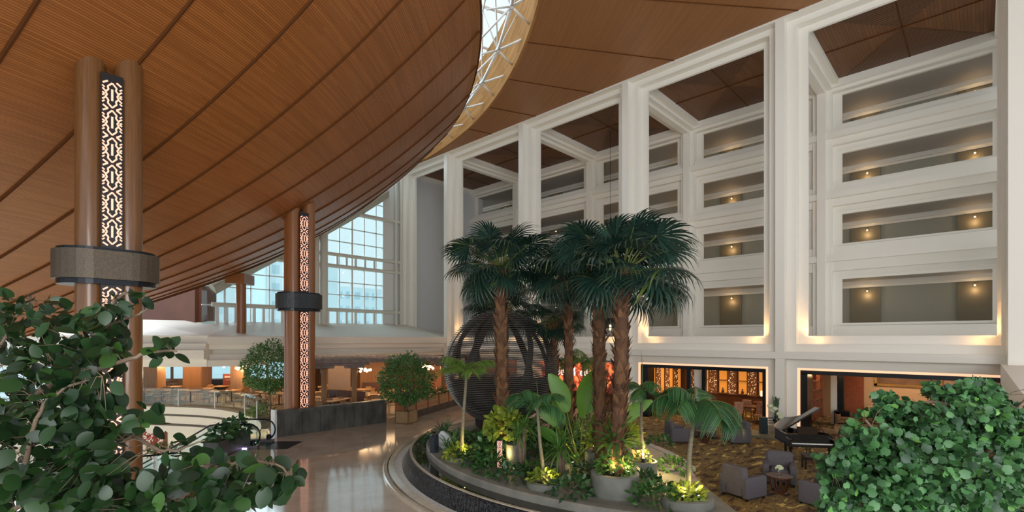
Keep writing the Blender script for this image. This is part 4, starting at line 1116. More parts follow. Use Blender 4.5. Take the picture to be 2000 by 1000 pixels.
def piano():
    p = onZ(1587, 906, .014); e1 = Vector((.545, -.838, 0)); rz = math.atan2(e1.y, e1.x)
    t = thing('grand_piano', 'black grand piano with raised lid beside its bench', 'piano', (p.x, p.y, .014), rz)
    out = [(-.74, .28), (-.74, 1.25)]
    for k in range(8):
        a = PI - PI * .75 * k / 7; out.append((-.38 + .36 * math.cos(a), 1.42 + .40 * math.sin(a)))
    out += [(.0, 1.35), (.18, 1.10), (.42, .92), (.66, .78), (.74, .60), (.74, .28)]
    # rim
    rim = MB(); n = len(out)
    cen = Vector((0, .8))
    inn = [tuple(Vector(q) + (cen - Vector(q)).normalized() * .05) for q in out]
    rim.v = [(x, y, .60) for x, y in out] + [(x, y, .95) for x, y in out] + [(x, y, .60) for x, y in inn] + [(x, y, .95) for x, y in inn]
    for i in range(n):
        j = (i + 1) % n; rim.f += [(i, j, n + j, n + i), (2 * n + i, 3 * n + i, 3 * n + j, 2 * n + j), (n + i, n + j, 3 * n + j, 3 * n + i)]
    rim.build('case', m_piano, t)
    MB().prism(out, .58, .64).build('soundboard', m_piano, t); MB().prism(inn, .76, .78).build('iron_plate', m_gold, t)
    MB().box((-.74, -.02, .56), (.74, .3, .66)).build('keybed', m_piano, t)
    for s in (-1, 1): MB().obox((s * .70, .13, .73), (.08, .34, .20), bev=.02).build('cheek', m_piano, t)
    MB().box((-.64, .0, .66), (.64, .16, .685)).build('white_keys', m_ivory, t)
    bk = MB(); x = -.62; k = 0
    while x < .62:
        if k % 7 not in (2, 6): bk.box((x + .012, .07, .685), (x + .024, .16, .70))
        x += .0238; k += 1
    bk.build('black_keys', m_blk, t)
    MB().box((-.64, .17, .66), (.64, .2, .84)).build('fallboard', m_piano, t)
    MB().obox((0, .46, 1.06), (.66, .02, .26), rx=-.35).build('music_desk', m_piano, t)
    # lid hinged on the left side
    ang = math.radians(34)
    def rot(x, y, z):
        dx = x + .74; return (-.74 + dx * math.cos(ang) - z * math.sin(ang), y, .97 + dx * math.sin(ang) + z * math.cos(ang))
    lid = MB(); lo = [q for q in out]; lo[0] = (-.74, .62); lo[-1] = (.74, .62); lo[-2] = (.74, .66); n = len(lo)
    lid.v = [rot(x, y, 0) for x, y in lo] + [rot(x, y, .025) for x, y in lo]
    tri = tessellate_polygon([[Vector((x, y, 0)) for x, y in lo]])
    lid.f = [(i, (i + 1) % n, n + (i + 1) % n, n + i) for i in range(n)] + [tuple(q) for q in tri] + [tuple(n + i for i in q) for q in tri]
    lid.build('lid', m_piano, t)
    fl = MB(); P = [(-.74, .62), (.74, .62), (.74, .98), (-.74, .98)]
    fl.v = [rot(x, y, .03) for x, y in P] + [rot(x, y, .055) for x, y in P]; fl.f = [(0, 1, 2, 3), (4, 5, 6, 7), (0, 1, 5, 4), (1, 2, 6, 5), (2, 3, 7, 6), (3, 0, 4, 7)]; fl.build('lid_flap', m_piano, t)
    MB().tube([(.68, .72, .9), rot(.45, .76, 0)], .01, 6).build('lid_prop', m_piano, t)
    for x, y in ((-.62, .2), (.62, .2), (-.35, 1.5)):
        MB().lathe((x, y, 0), [(.035, .05), (.035, .09), (.05, .12), (.045, .3), (.075, .55), (.08, .60)], 8).build('leg', m_piano, t); MB().lathe((x, y, 0), [(.03, 0), (.035, .05)], 10).build('caster', m_gold, t)
    MB().box((-.07, .35, .12), (-.05, .38, .6)).box((.05, .35, .12), (.07, .38, .6)).box((-.14, .3, .05), (.14, .42, .12)).build('pedal_lyre', m_piano, t)
    for x in (-.08, 0, .08): MB().box((x - .015, .16, .04), (x + .015, .3, .055)).build('pedal', m_gold, t)
    nest(t, {'caster': 'leg', 'white_keys': 'keybed', 'black_keys': 'keybed', 'iron_plate': 'case', 'soundboard': 'case', 'lid_flap': 'lid', 'lid_prop': 'lid', 'pedal': 'pedal_lyre'})
    q = onZ(1594, 916, .014); b = thing('piano_bench', 'dark bench in front of the grand piano', 'bench', q, rz)
    MB().obox((0, 0, .44), (.82, .36, .08), bev=.02).build('seat', M('bench_leather', (.05, .035, .03), .35), b)
    for sx in (-1, 1):
        for sy in (-1, 1): MB().obox((sx * .37, sy * .14, .2), (.045, .045, .4)).build('leg', m_piano, b)
piano()
# railing and step by the pier, tall flower arrangement
def pier_side():
    t = thing('low_railing', 'dark low metal railing and post by the white pier behind the piano', 'railing', (23.3, 6.6, 0), world=True)
    a = onZ(1491, 852, .0); b_ = onZ(1562, 850, 0)
    MB().obox((a.x, a.y, .42), (.26, .26, .84), .8).build('post', M('dark_teal_metal', (.02, .045, .055), .4), t)
    mb = MB()
    for z in (.58, .68, .80): mb.tube([(a.x, a.y, z), (b_.x, b_.y, z)], .018, 6)
    m_ = (a + b_) / 2; mb.obox((m_.x - .2, m_.y + .2, .68), (.2, .03, .12), -.8)
    mb.build('rail', m_blk, t)
    o = MB().obox((23.55, 6.75, .06), (1.3, 2.0, .12), .0, bev=.01).build('stone_step', M('worn_step_stone', (.20, .18, .12), .6)); tag(o, 'low stone step at the foot of the white pier', 'step')
    v = thing('flower_arrangement', 'tall vase with green reeds and white blooms against the white pier', 'flowers', (24.1, 6.62, .12))
    MB().lathe((0, 0, 0), [(.10, 0), (.07, .04), (.10, .5), (.13, .85)], 16).build('vase', M('dark_green_vase', (.015, .04, .02), .2), v, smooth=True)
    rr = random.Random(2); mb = MB()
    for k in range(16): mb.tube([(rr.uniform(-.06, .06), rr.uniform(-.06, .06), .8), (rr.uniform(-.12, .12), rr.uniform(-.16, .16), rr.uniform(1.35, 1.62))], .02, 5)
    mb.build('reeds', M('reed_green', (.04, .11, .035), .5), v)
    for c in ((-.05, .16, .98), (-.1, -.12, .86), (-.12, .04, 1.08), (-.08, .24, 1.18), (-.12, -.2, .72)):
        MB().lathe(c, [(0, -.1), (.1, -.05), (.13, .02), (.07, .09), (0, .1)], 12, cap=False).build('bloom', m_petal, v, smooth=True)
pier_side()

# ================================================================== dining room behind the left shopfront
def dining_room():
    ya, yb = 7.2, 13.9
    X1 = 31.2
    struct(MB().box((X1, ya - .4, 0), (X1 + .2, yb + .4, 3.0)).build('wall_dining', m_dkwood), 'dark wooden back wall of the dining room', 'wall')
    struct(MB().box((25.7, ya - .45, 0), (X1, ya - .3, 3.0)).box((25.7, yb + .3, 0), (X1, yb + .45, 3.0)).build('wall_dining', m_dkwood), 'dark side walls of the dining room', 'wall')
    struct(MB().box((25.6, -1.5, 2.95), (34, yb + .5, 3.05)).build('ceiling', m_dkwood), 'dark ceiling over the lounge rooms', 'ceiling')
    m_lat = M('carved_lattice_screen', (.20, .085, .035), .5); m_amb = EM('amber_backlight', (.80, .32, .05), .28)
    rr = random.Random(11)
    y = ya + .1; k = 0
    while y < yb - .5:
        t = thing('lattice_screen', 'perforated wooden screen on the dining room back wall, ' + ORD[5 - k] + ' of six', 'screen', (X1 - .12, y + .3, .9), world=True, group='perforated wooden screens in the dining room')
        MB().box((X1 - .12, y, .9), (X1 - .06, y + .55, 2.9)).build('panel', m_lat, t)
        mb = MB()
        for _ in range(70):
            a, z = rr.uniform(y + .04, y + .5), rr.uniform(.98, 2.82); s = rr.choice((.008, .011, .016)); mb.box((X1 - .135, a - s, z - s), (X1 - .12, a + s, z + s))
        mb.build('lit_perforations', EM('pale_perforation_light', (1, .66, .34), .8) if k == 0 else bpy.data.materials['pale_perforation_light'], t)
        if y + 1.15 < yb:
            n = thing('lit_niche', 'amber lit display niche between the back wall screens, ' + ORD[4 - k], 'niche', (X1 - .05, y + .82, .9), world=True, group='amber niches in the dining room')
            MB().box((X1 - .04, y + .60, 1.0), (X1 - .01, y + 1.05, 2.85)).build('backlight', m_amb, n)
            MB().box((X1 - .3, y + .58, 1.75), (X1 - .02, y + 1.07, 1.79)).box((X1 - .3, y + .58, .96), (X1 - .02, y + 1.07, 1.0)).build('shelf', m_lat, n)
            MB().lathe((X1 - .15, y + .8, 1.0), [(.05, 0), (.09, .1), (.03, .22), (.05, .3)], 12).build('ornament', m_dkwood, n, smooth=True)
        y += 1.15; k += 1
    for k in range(4):
        x = 26.3 + k * 1.15; Y = yb + .3
        t = thing('lattice_screen', 'perforated wooden screen on the left side wall of the dining room, ' + ORD[k], 'screen', (x + .3, Y - .06, .9), world=True, group='perforated wooden screens on the dining room side wall')
        MB().box((x, Y - .1, .9), (x + .6, Y - .04, 2.9)).build('panel', m_lat, t); mb = MB()
        for _ in range(60):
            a, z = rr.uniform(x + .04, x + .56), rr.uniform(.98, 2.82); s = rr.choice((.008, .011, .016)); mb.box((a - s, Y - .115, z - s), (a + s, Y - .1, z + s))
        mb.build('lit_perforations', bpy.data.materials['pale_perforation_light'], t)
        n = thing('lit_niche', 'amber lit niche on the left side wall of the dining room, ' + ORD[k], 'niche', (x + .87, Y - .05, .9), world=True, group='amber niches on the dining room side wall')
        MB().box((x + .65, Y - .05, 1.0), (x + 1.1, Y - .02, 2.85)).build('backlight', m_amb, n)
    f = MB()
    for yy in (11.1, 10.3): f.box((25.1, yy - .09, 0), (25.3, yy + .09, 2.75))
    struct(f.build('door_3_post', m_blk))
    struct(MB().box((25.5, 10.5, 0), (25.8, 10.95, 2.9)).build('trim_31', m_white2))
    # dining set
    tab = thing('long_dining_table', 'long dark dining table at left in the dining room', 'table', (28.0, 12.0, .014))
    MB().obox((0, 0, .74), (1.0, 2.0, .05), bev=.01).build('tabletop', m_dkwood, tab)
    for sx in (-1, 1):
        for sy in (-1, 1): MB().obox((sx * .42, sy * .9, .36), (.07, .07, .72)).build('leg', m_dkwood, tab)
    tab['group'] = 'dark dining tables'
    t2 = copy_tree(tab, loc=(27.6, 8.6, .014), label='long dark dining table at right in the dining room')
    t3 = copy_tree(tab, loc=(29.9, 8.3, .014), rz=0, label='long dark console table under the white lamp')
    c = thing('dining_chair', '', 'chair'); c['group'] = 'patterned dining chairs'
    m_pt = M('red_patterned_fabric', (.30, .10, .07), .8, c2=(.50, .36, .24), ns=22)
    MB().obox((0, 0, .44), (.48, .46, .10), bev=.03).build('seat', m_pt, c); MB().obox((0, .22, .74), (.46, .06, .52), rx=-.12, bev=.02).build('backrest', m_pt, c)
    for sx, sy in ((-1, -1), (1, -1), (-1, 1), (1, 1)): MB().tube([(sx * .19, sy * .18, .42), (sx * .21, sy * .2, 0)], .02, 6).build('leg', m_dkwood, c)
    P = [(27.1, 12.5, -PI / 2, 'patterned dining chair nearest left, at the left long table'), (27.1, 11.5, -PI / 2, 'second patterned dining chair along the front of the left table'), (28.9, 12.5, PI / 2, 'patterned dining chair behind the left table'), (28.9, 11.6, PI / 2, 'another patterned dining chair behind the left table'), (28.0, 13.35, 0, 'patterned chair at the far left end of the left table'),
         (26.7, 9.2, -PI / 2, 'patterned dining chair in front of the right table, left one'), (26.7, 8.1, -PI / 2, 'patterned dining chair in front of the right table, right one'), (28.4, 9.2, PI / 2, 'patterned dining chair behind the right table, left one'), (28.4, 8.2, PI / 2, 'patterned dining chair behind the right table, right one'), (25.9, 13.1, 2.2, 'cream patterned chair by the black frame at far left of the dining room')]
    for i, (x, y, r, lb) in enumerate(P):
        o = c if i == 0 else copy_tree(c); o.location = (x, y, .014); o.rotation_euler = (0, 0, r); tag(o, lb, 'chair')
    l = thing('table_lamp', 'lamp with a wide white rectangular shade in the dining room', 'lamp', (29.9, 8.5, .78))
    MB().lathe((0, 0, 0), [(.1, 0), (.1, .02), (.02, .04), (.02, .3)], 12).build('base', m_blk, l); MB().obox((0, 0, .45), (.3, 1.0, .3)).build('shade', EM('lamp_shade', (1, .72, .52), .9), l)
    for x, y in ((28.5, 12.4), (28.5, 8.8)): lamp('dining_light', 'AREA', (x, y, 2.85), E_DIN, (1, .62, .30), 2.5, (0, 0, 0))
dining_room()
def library():
    ya, yb = -1.4, 6.2; X1 = 32.0
    m_bg = M('peach_beige_wall', (.46, .32, .20), .7)
    struct(MB().box((X1, ya - 3, 0), (X1 + .2, yb + .6, 3.0)).build('wall_library', m_bg), 'peach beige back wall of the library room', 'wall')
    struct(MB().box((25.6, ya - 3.2, 0), (X1, ya - 3, 3.0)).box((25.7, yb, 0), (28.9, yb + .1, 3.0)).build('wall_library', m_dkwood))
    struct(MB().box((X1 - .1, 4.55, 0), (X1, 5.4, 3.0)).build('wall_library', M('red_brick_brown', (.22, .055, .022), .6, c2=(.28, .08, .03), ns=5)))
    f = MB().box((29.3, 5.0, 0), (29.5, 5.25, 3.0)); struct(f.build('trim_32', m_blk)); struct(MB().box((29.3, 5.28, 0), (29.55, 5.55, 3.0)).build('trim_33', m_white2))
    # bookshelf on the left side
    b = thing('bookcase', 'dark bookcase with square compartments at left of the library room', 'bookcase', (27.4, 5.95, 0), world=True)
    fr = MB()
    for x in (26.3, 27.0, 27.7, 28.4): fr.box((x, 5.7, .5), (x + .04, 5.99, 2.7))
    for z in (.5, .95, 1.4, 1.85, 2.3, 2.68): fr.box((26.3, 5.7, z), (28.44, 5.99, z + .04))
    fr.build('shelf_frame', M('reddish_mahogany', (.25, .08, .03), .4), b); MB().box((26.3, 5.96, .5), (28.44, 6.0, 2.7)).build('back_panel', m_blk, b)  # shelf frame in one plain reddish brown
    lamp('bookcase_light', 'POINT', (27.3, 5.4, 2.6), 12, WARM, .1)
    # picture
    p = thing('framed_picture', 'large brown picture in a gilt frame on the peach wall', 'picture', (X1 - .05, 2.8, 2.0), world=True)
    fr = MB().box((X1 - .08, 1.4, 1.85), (X1 - .01, 4.1, 1.97)).box((X1 - .08, 3.98, 1.85), (X1 - .01, 4.1, 3.0)).box((X1 - .08, 1.4, 1.85), (X1 - .01, 1.52, 3.0)); fr.build('frame', m_gold, p)
    MB().box((X1 - .05, 1.52, 1.97), (X1 - .02, 3.98, 2.98)).build('canvas', M('sepia_canvas', (.10, .05, .025), .6, c2=(.16, .09, .05), ns=2), p)
    st = thing('low_stage', 'low peach beige ledge along the library back wall', 'ledge', (31, 2.5, 0), world=True)
    MB().box((30.6, 0, 0), (X1 - .12, 4.4, .42)).build('step', m_bg, st); MB().box((31.2, 0, .42), (X1 - .12, 4.4, .8)).build('upper_step', m_bg, st)
    bx = thing('black_planter', 'black box planter with a leafy plant beside the black post', 'planter', (29.0, 5.0, .014)); MB().box((-.3, -.35, 0), (.3, .3, .75)).build('box', m_blk, bx)
    # floral sofas
    m_fl = M('floral_upholstery', (.16, .10, .055), .85, c2=(.36, .20, .08), ns=16)
    def sofa(x, y, rz, L, lb, first=[None]):
        t = thing('floral_sofa', lb, 'sofa', (x, y, .014), rz, group='floral upholstered sofas')
        MB().obox((0, 0, .24), (L, .8, .40), bev=.08).build('seat', m_fl, t)
        MB().obox((0, .34, .52), (L, .22, .55), bev=.09).build('backrest', m_fl, t)
        for s in (-1, 1): MB().obox((s * (L / 2 - .1), 0, .38), (.22, .8, .42), bev=.08).build('arm', m_fl, t)
        for s in (-1, 1):
            MB().tube([(s * (L / 2 - .12), -.3, .1), (s * (L / 2 - .12), -.3, 0)], .03, 6).build('leg', m_blk, t)
    sofa(24.6, 4.35, 2.6, 1.3, 'floral sofa nearest behind the raised piano lid'); sofa(25.2, 3.6, 2.2, 1.1, 'floral armchair beside the low table behind the piano')
    sofa(27.6, 4.6, 0.2, 1.2, 'orange toned floral sofa farthest back in the library'); sofa(27.4, 3.2, -.9, 1.2, 'floral sofa at the right end of the library group')
    tb = thing('low_table', 'low dark table with a white flower behind the piano', 'table', (23.9, 3.8, .014)); MB().obox((0, 0, .40), (.7, 1.3, .05), bev=.01).build('tabletop', m_dkwood, tb)
    for sx in (-1, 1):
        for sy in (-1, 1): MB().obox((sx * .28, sy * .55, .19), (.05, .05, .38)).build('leg', m_dkwood, tb)
    posy(Vector((23.9, 3.8, .44)), 'white posy on the low table behind the piano')
    rk = thing('striped_ottoman', 'small striped brown ottoman near the peach ledge', 'ottoman', (29.0, 2.6, .014)); MB().obox((0, 0, .2), (.7, .9, .4), bev=.04).build('body', SLATS('striped_fabric', .06, (.5, .30, .16), (.55, .34, .2), (.22, .09, .04), axis='Z', coords='Object', groove=.4), rk)
    lamp('library_light', 'AREA', (29.6, 2.6, 2.9), E_LIB, (1, .70, .42), 2.5, (0, 0, 0)); lamp('library_wall_wash', 'AREA', (30.9, 3.0, 2.9), 22, (1, .62, .35), 3.0, aim((.5, 0, -1)), .4)
library()
def cafe():
    # shop with photographic mural behind the palms
    struct(MB().box((26.2, 14.9, 0), (26.4, 36, 3.0)).build('wall_cafe', M('dark_red_cafe_wall', (.16, .035, .02), .5)), 'dark red cafe wall behind the palms', 'wall')
    struct(MB().box((24.9, 14.9, 2.95), (34, 36, 3.05)).build('ceiling', m_dkwood))
    t = thing('mural_sign', 'red and orange backlit mural with white letters behind the palm trunks', 'sign', (26.1, 18.5, .9), world=True)
    m, nt, b = newmat('food_mural'); N = nt.nodes; L = nt.links
    tc = N.new('ShaderNodeTexCoord'); vo = N.new('ShaderNodeTexNoise'); vo.inputs['Scale'].default_value = 1.7; vo.inputs['Distortion'].default_value = 2.0; L.new(tc.outputs['Object'], vo.inputs['Vector'])
    r = N.new('ShaderNodeValToRGB'); e = r.color_ramp.elements; e[0].position = .38; e[0].color = (.10, .015, .01, 1); e[1].position = .72; e[1].color = (.9, .35, .10, 1); x = e.new(.5); x.color = (.35, .05, .02, 1); x = e.new(.6); x.color = (.75, .16, .06, 1)
    L.new(vo.outputs['Fac'], r.inputs[0]); L.new(r.outputs[0], b.inputs['Base Color']); L.new(r.outputs[0], b.inputs['Emission Color']); b.inputs['Emission Strength'].default_value = .5
    MB().box((26.1, 15.2, .5), (26.18, 22.0, 2.9)).build('mural_panel', m, t)
    mw = EM('white_sign_letter', (1, .95, .88), .8)
    for txt, px, s in (('fe', 1096, .75), ('ll', 1120, .75), ('ed', 1140, .65)):
        q = onX(px, 732, 26.06); letters(txt, s, mw, t, (q.x - 26.1, q.y - 18.5, 2.15 - .9), (PI / 2, 0, -PI / 2), .01, True)
    q = onX(1158, 740, 26.0); MB().box((26.0, q.y - .3, 1.4), (26.08, q.y + .25, 2.3)).build('menu_board', EM('pale_menu_light', (.9, .75, .35), .7), t)
    c = thing('cafe_counter', 'dark cafe counter under the red mural', 'counter', (25.4, 18, 0), world=True); MB().box((25.1, 15.6, .0), (25.7, 21.5, 1.0)).build('body', m_dkwood, c); MB().box((25.05, 15.5, 1.0), (25.75, 21.6, 1.05)).build('worktop', m_blk, c)
    lamp('cafe_light', 'AREA', (25.5, 18.5, 2.85), 60, (1, .6, .3), 4, (0, 0, 0)); lamp('cafe_light', 'AREA', (25.5, 26, 2.85), 60, (1, .6, .3), 4, (0, 0, 0))
    # wrought iron lantern on its long cable
    p = onX(1192, 640, 29.6); z = 4.3 + (p.z - 4.3)
    d = SN * 29.6 + CS * p.y
    zt = 18.6
    l = thing('hanging_lantern', 'wrought iron scroll lantern hanging on a long cable between the palms', 'lantern', (29.6, p.y, p.z))
    MB().tube([(0, 0, .55), (0, 0, zt - p.z)], .016, 6).build('cable', m_blk, l)
    mb = MB()
    for k in range(8):
        a = PI * 2 * k / 8; ca, sa = math.cos(a), math.sin(a); pts = []
        for i in range(17):
            u = i / 16; r_ = .12 + .30 * math.sin(u * PI) * (1 if i % 2 or 1 else 0) + .05 * math.sin(u * 5 * PI); pts.append((r_ * ca, r_ * sa, -.65 + 1.3 * u))
        mb.tube(pts, .022, 5)
        pts = [((.30 + .12 * math.cos(q * .7)) * ca, (.30 + .12 * math.cos(q * .7)) * sa, .45 + .14 * math.sin(q * .7)) for q in range(8)]; mb.tube(pts, .018, 5)
    for z_, r_ in ((.6, .14), (0, .42), (-.6, .14)): mb.tube([(r_ * math.cos(a * PI / 8), r_ * math.sin(a * PI / 8), z_) for a in range(17)], .02, 5)
    mb.lathe((0, 0, -.78), [(0, 0), (.07, .06), (.03, .16)], 10)
    mb.build('scroll_frame', m_blk, l); MB().lathe((0, 0, -.2), [(.0, 0), (.08, .02), (.08, .4), (0, .42)], 12, cap=False).build('candle_glass', EM('lantern_glow', (1, .8, .5), .8), l)
cafe()
# ================================================================== sphere sculpture
def sphere():
    c = at(979, 716, 19.5); R = 2.22
    t = thing('sphere_sculpture', 'huge dark sphere made of stacked horizontal rings behind the front left palm trunk', 'sculpture', (c.x, c.y, .64), world=True)
    m_ring = M('oiled_dark_slat', (.12, .112, .10), .35, .35, c2=(.17, .16, .145), ns=3)
    m_rib = M('dark_rib', (.028, .022, .018), .45)
    mb = MB(); n = 64; seg = 72
    for k in range(n):
        lat = -76 + 152 * k / (n - 1); z = c.z + R * math.sin(math.radians(lat)); 
        z = c.z - R * .965 + 2 * R * .965 * k / (n - 1); r = math.sqrt(max(R * R - (z - c.z) ** 2, .01))
        prof = [(r, z - .014), (r + .010, z), (r, z + .014), (r - .05, z + .014), (r - .05, z - .014)]
        m_ = len(prof); vs = []; fs = []
        for i in range(seg):
            a = 2 * PI * i / seg
            for q, zz in prof: vs.append((c.x + q * math.cos(a), c.y + q * math.sin(a), zz))
        for i in range(seg):
            for j in range(m_): fs.append((i * m_ + j, i * m_ + (j + 1) % m_, ((i + 1) % seg) * m_ + (j + 1) % m_, ((i + 1) % seg) * m_ + j))
        mb.add(vs, fs)
    mb.build('ring_slats', m_ring, t, recalc=False, smooth=False)
    for k in range(12):
        a0 = 2 * PI * k / 12 + .2; w_ = (.30, .15, .22)[k % 3]; vs = []; fs = []; N_ = 26
        for i in range(N_ + 1):
            la = math.radians(-80 + 163 * i / N_); ww = w_ * (.35 + .65 * math.cos(la * .9)) / max(math.cos(la), .25) / R
            for s in (-1, 1):
                a = a0 + s * ww * .55 + .28 * math.sin(la); rr = R - .10
                vs.append((c.x + rr * math.cos(la) * math.cos(a), c.y + rr * math.cos(la) * math.sin(a), c.z + rr * math.sin(la)))
        n0 = len(vs); 
        for v in list(vs): vs.append(tuple(Vector(v) + (Vector(c) - Vector(v)).normalized() * .05))
        for i in range(N_):
            q = 2 * i; fs += [(q, q + 1, q + 3, q + 2), (n0 + q, n0 + q + 2, n0 + q + 3, n0 + q + 1), (q, q + 2, n0 + q + 2, n0 + q), (q + 1, n0 + q + 1, n0 + q + 3, q + 3)]
        MB().add(vs, fs).build('rib', m_rib, t)
    # inner bowl
    MB().lathe((c.x, c.y, c.z), [((R - .2) * math.cos(math.radians(a)), (R - .2) * math.sin(math.radians(a))) for a in range(-85, -8, 7)], 40, cap=False).build('inner_bowl', m_rib, t, smooth=True)
    b = thing('sculpture_base', 'wide dark conical stone base under the ringed sphere', 'plinth', (c.x, c.y, .64), world=True)
    m_b = M('dark_bronze_stone', (.055, .045, .032), .35, c2=(.09, .075, .055), ns=2)
    MB().lathe((c.x, c.y, .3), [(2.35, 0), (2.35, .38), (2.28, .44), (1.3, .66), (1.0, .70)], 12).build('drum', m_b, b)
    for k in range(4):
        a = PI / 4 + k * PI / 2 + .3; MB().obox((c.x + .9 * math.cos(a), c.y + .9 * math.sin(a), 1.05), (.28, .12, .34), a).build('foot', m_rib, b)
sphere()

# ================================================================== plant tools
RNG = np.random.default_rng(5)
def leaf_tpl(L, W, seg=3, shape=None, fold=.15, droop=.15):
    """leaf along +y, normal +z; returns verts, quads"""
    shape = shape or (lambda t: math.sin(PI * min(max(t, .02), .98) ** .8))
    v = []; f = []
    for i in range(seg + 1):
        t = i / seg; w_ = W / 2 * shape(t); z = -droop * L * t * t
        v += [(-w_, L * t, z + fold * w_), (0, L * t, z), (w_, L * t, z + fold * w_)]
    for i in range(seg): a = 3 * i; f += [(a, a + 1, a + 4, a + 3), (a + 1, a + 2, a + 5, a + 4)]
    return v, f
ROUND = lambda t: (math.sin(PI * min(max(t, .03), .985)) ** .55)
LANCE = lambda t: math.sin(PI * min(max(t, .02), .99) ** .6) ** .9
FANL = lambda t: (.10, .80, .95, .70, .88, .30)[min(int(t * 5 + .01), 5)]
def frames(D, Nn, scale):
    D = D / np.linalg.norm(D, axis=1, keepdims=True)
    S = np.cross(D, Nn); S /= (np.linalg.norm(S, axis=1, keepdims=True) + 1e-9); Nn = np.cross(S, D)
    return np.stack([S, D, Nn], axis=2) * np.asarray(scale)[:, None, None]
def scatter_dirs(n, outward, up=.5, rnd=.6, droop=.2):
    D = outward + RNG.normal(size=(n, 3)) * rnd; D[:, 2] -= droop
    Nn = RNG.normal(size=(n, 3)) * .45 + np.array([0, 0, up]) + outward * .35
    return D, Nn
m_bark = M('grey_brown_bark', (.14, .095, .06), .85, c2=(.22, .16, .11), ns=9, bump=.6)
m_palmbark = M('fibrous_palm_bark', (.07, .032, .015), .9, c2=(.16, .08, .038), ns=10, stretch=(1, 1, .35), bump=1.0)
m_fibre = LEAF('palm_leaf_boots', (.07, .03, .014), (.22, .105, .045), .8, 0)
m_slim = M('slim_palm_stem', (.16, .15, .09), .6, c2=(.24, .20, .13), ns=6, stretch=(1, 1, 4))
m_fan = LEAF('fan_palm_green', (.009, .028, .024), (.030, .075, .050), .33, .15, (.10, .14, .025))
m_fanp = M('palm_petiole', (.10, .13, .03), .5)
m_pin = LEAF('pinnate_green', (.06, .15, .03), (.22, .33, .06), .4, .3)
m_pind = LEAF('pinnate_dark_green', (.022, .085, .03), (.07, .19, .06), .4, .25)
m_gl = LEAF('glossy_green', (.022, .085, .022), (.075, .19, .045), .35, .25)
m_gl2 = LEAF('mid_green', (.05, .14, .03), (.15, .30, .06), .4, .3)
m_yel = LEAF('yellow_green', (.14, .26, .03), (.42, .46, .06), .45, .35)
m_big = LEAF('banana_green', (.035, .17, .02), (.16, .34, .04), .35, .35)
m_dk = LEAF('dark_ground_green', (.012, .05, .02), (.05, .13, .035), .4, .15)

def fan_tpl(seed, n=26, rf=.85, spread=118):
    r = random.Random(seed); v = []; f = []
    for k in range(n):
        a = math.radians(-spread + 2 * spread * (k + .5) / n); da = math.radians(spread / n); L = rf * (.82 + .18 * math.cos(a * .8)) * r.uniform(.92, 1.06)
        pts = [(0.04, 1.0, .0), (.50, 1.0, 0), (.70, .80, -.05), (.87, .46, -.16), (1.0, .08, -.30 - r.uniform(0, .14))]
        b = len(v); jig = r.uniform(-.02, .02)
        for q, w_, dz in pts:
            rr = q * L; hw = math.tan(da) * min(rr, .56 * L) * w_
            dx, dy = math.sin(a + jig * q), math.cos(a + jig * q)
            zz = dz * L + .10 * rr * abs(math.sin(a)) * -1 + (.012 if k % 2 else -.012) * q
            v += [(dx * rr - dy * hw, dy * rr + dx * hw, zz), (dx * rr + dy * hw, dy * rr - dx * hw, zz)]
        for i in range(4): q = b + 2 * i; f.append((q, q + 1, q + 3, q + 2))
    return v, f
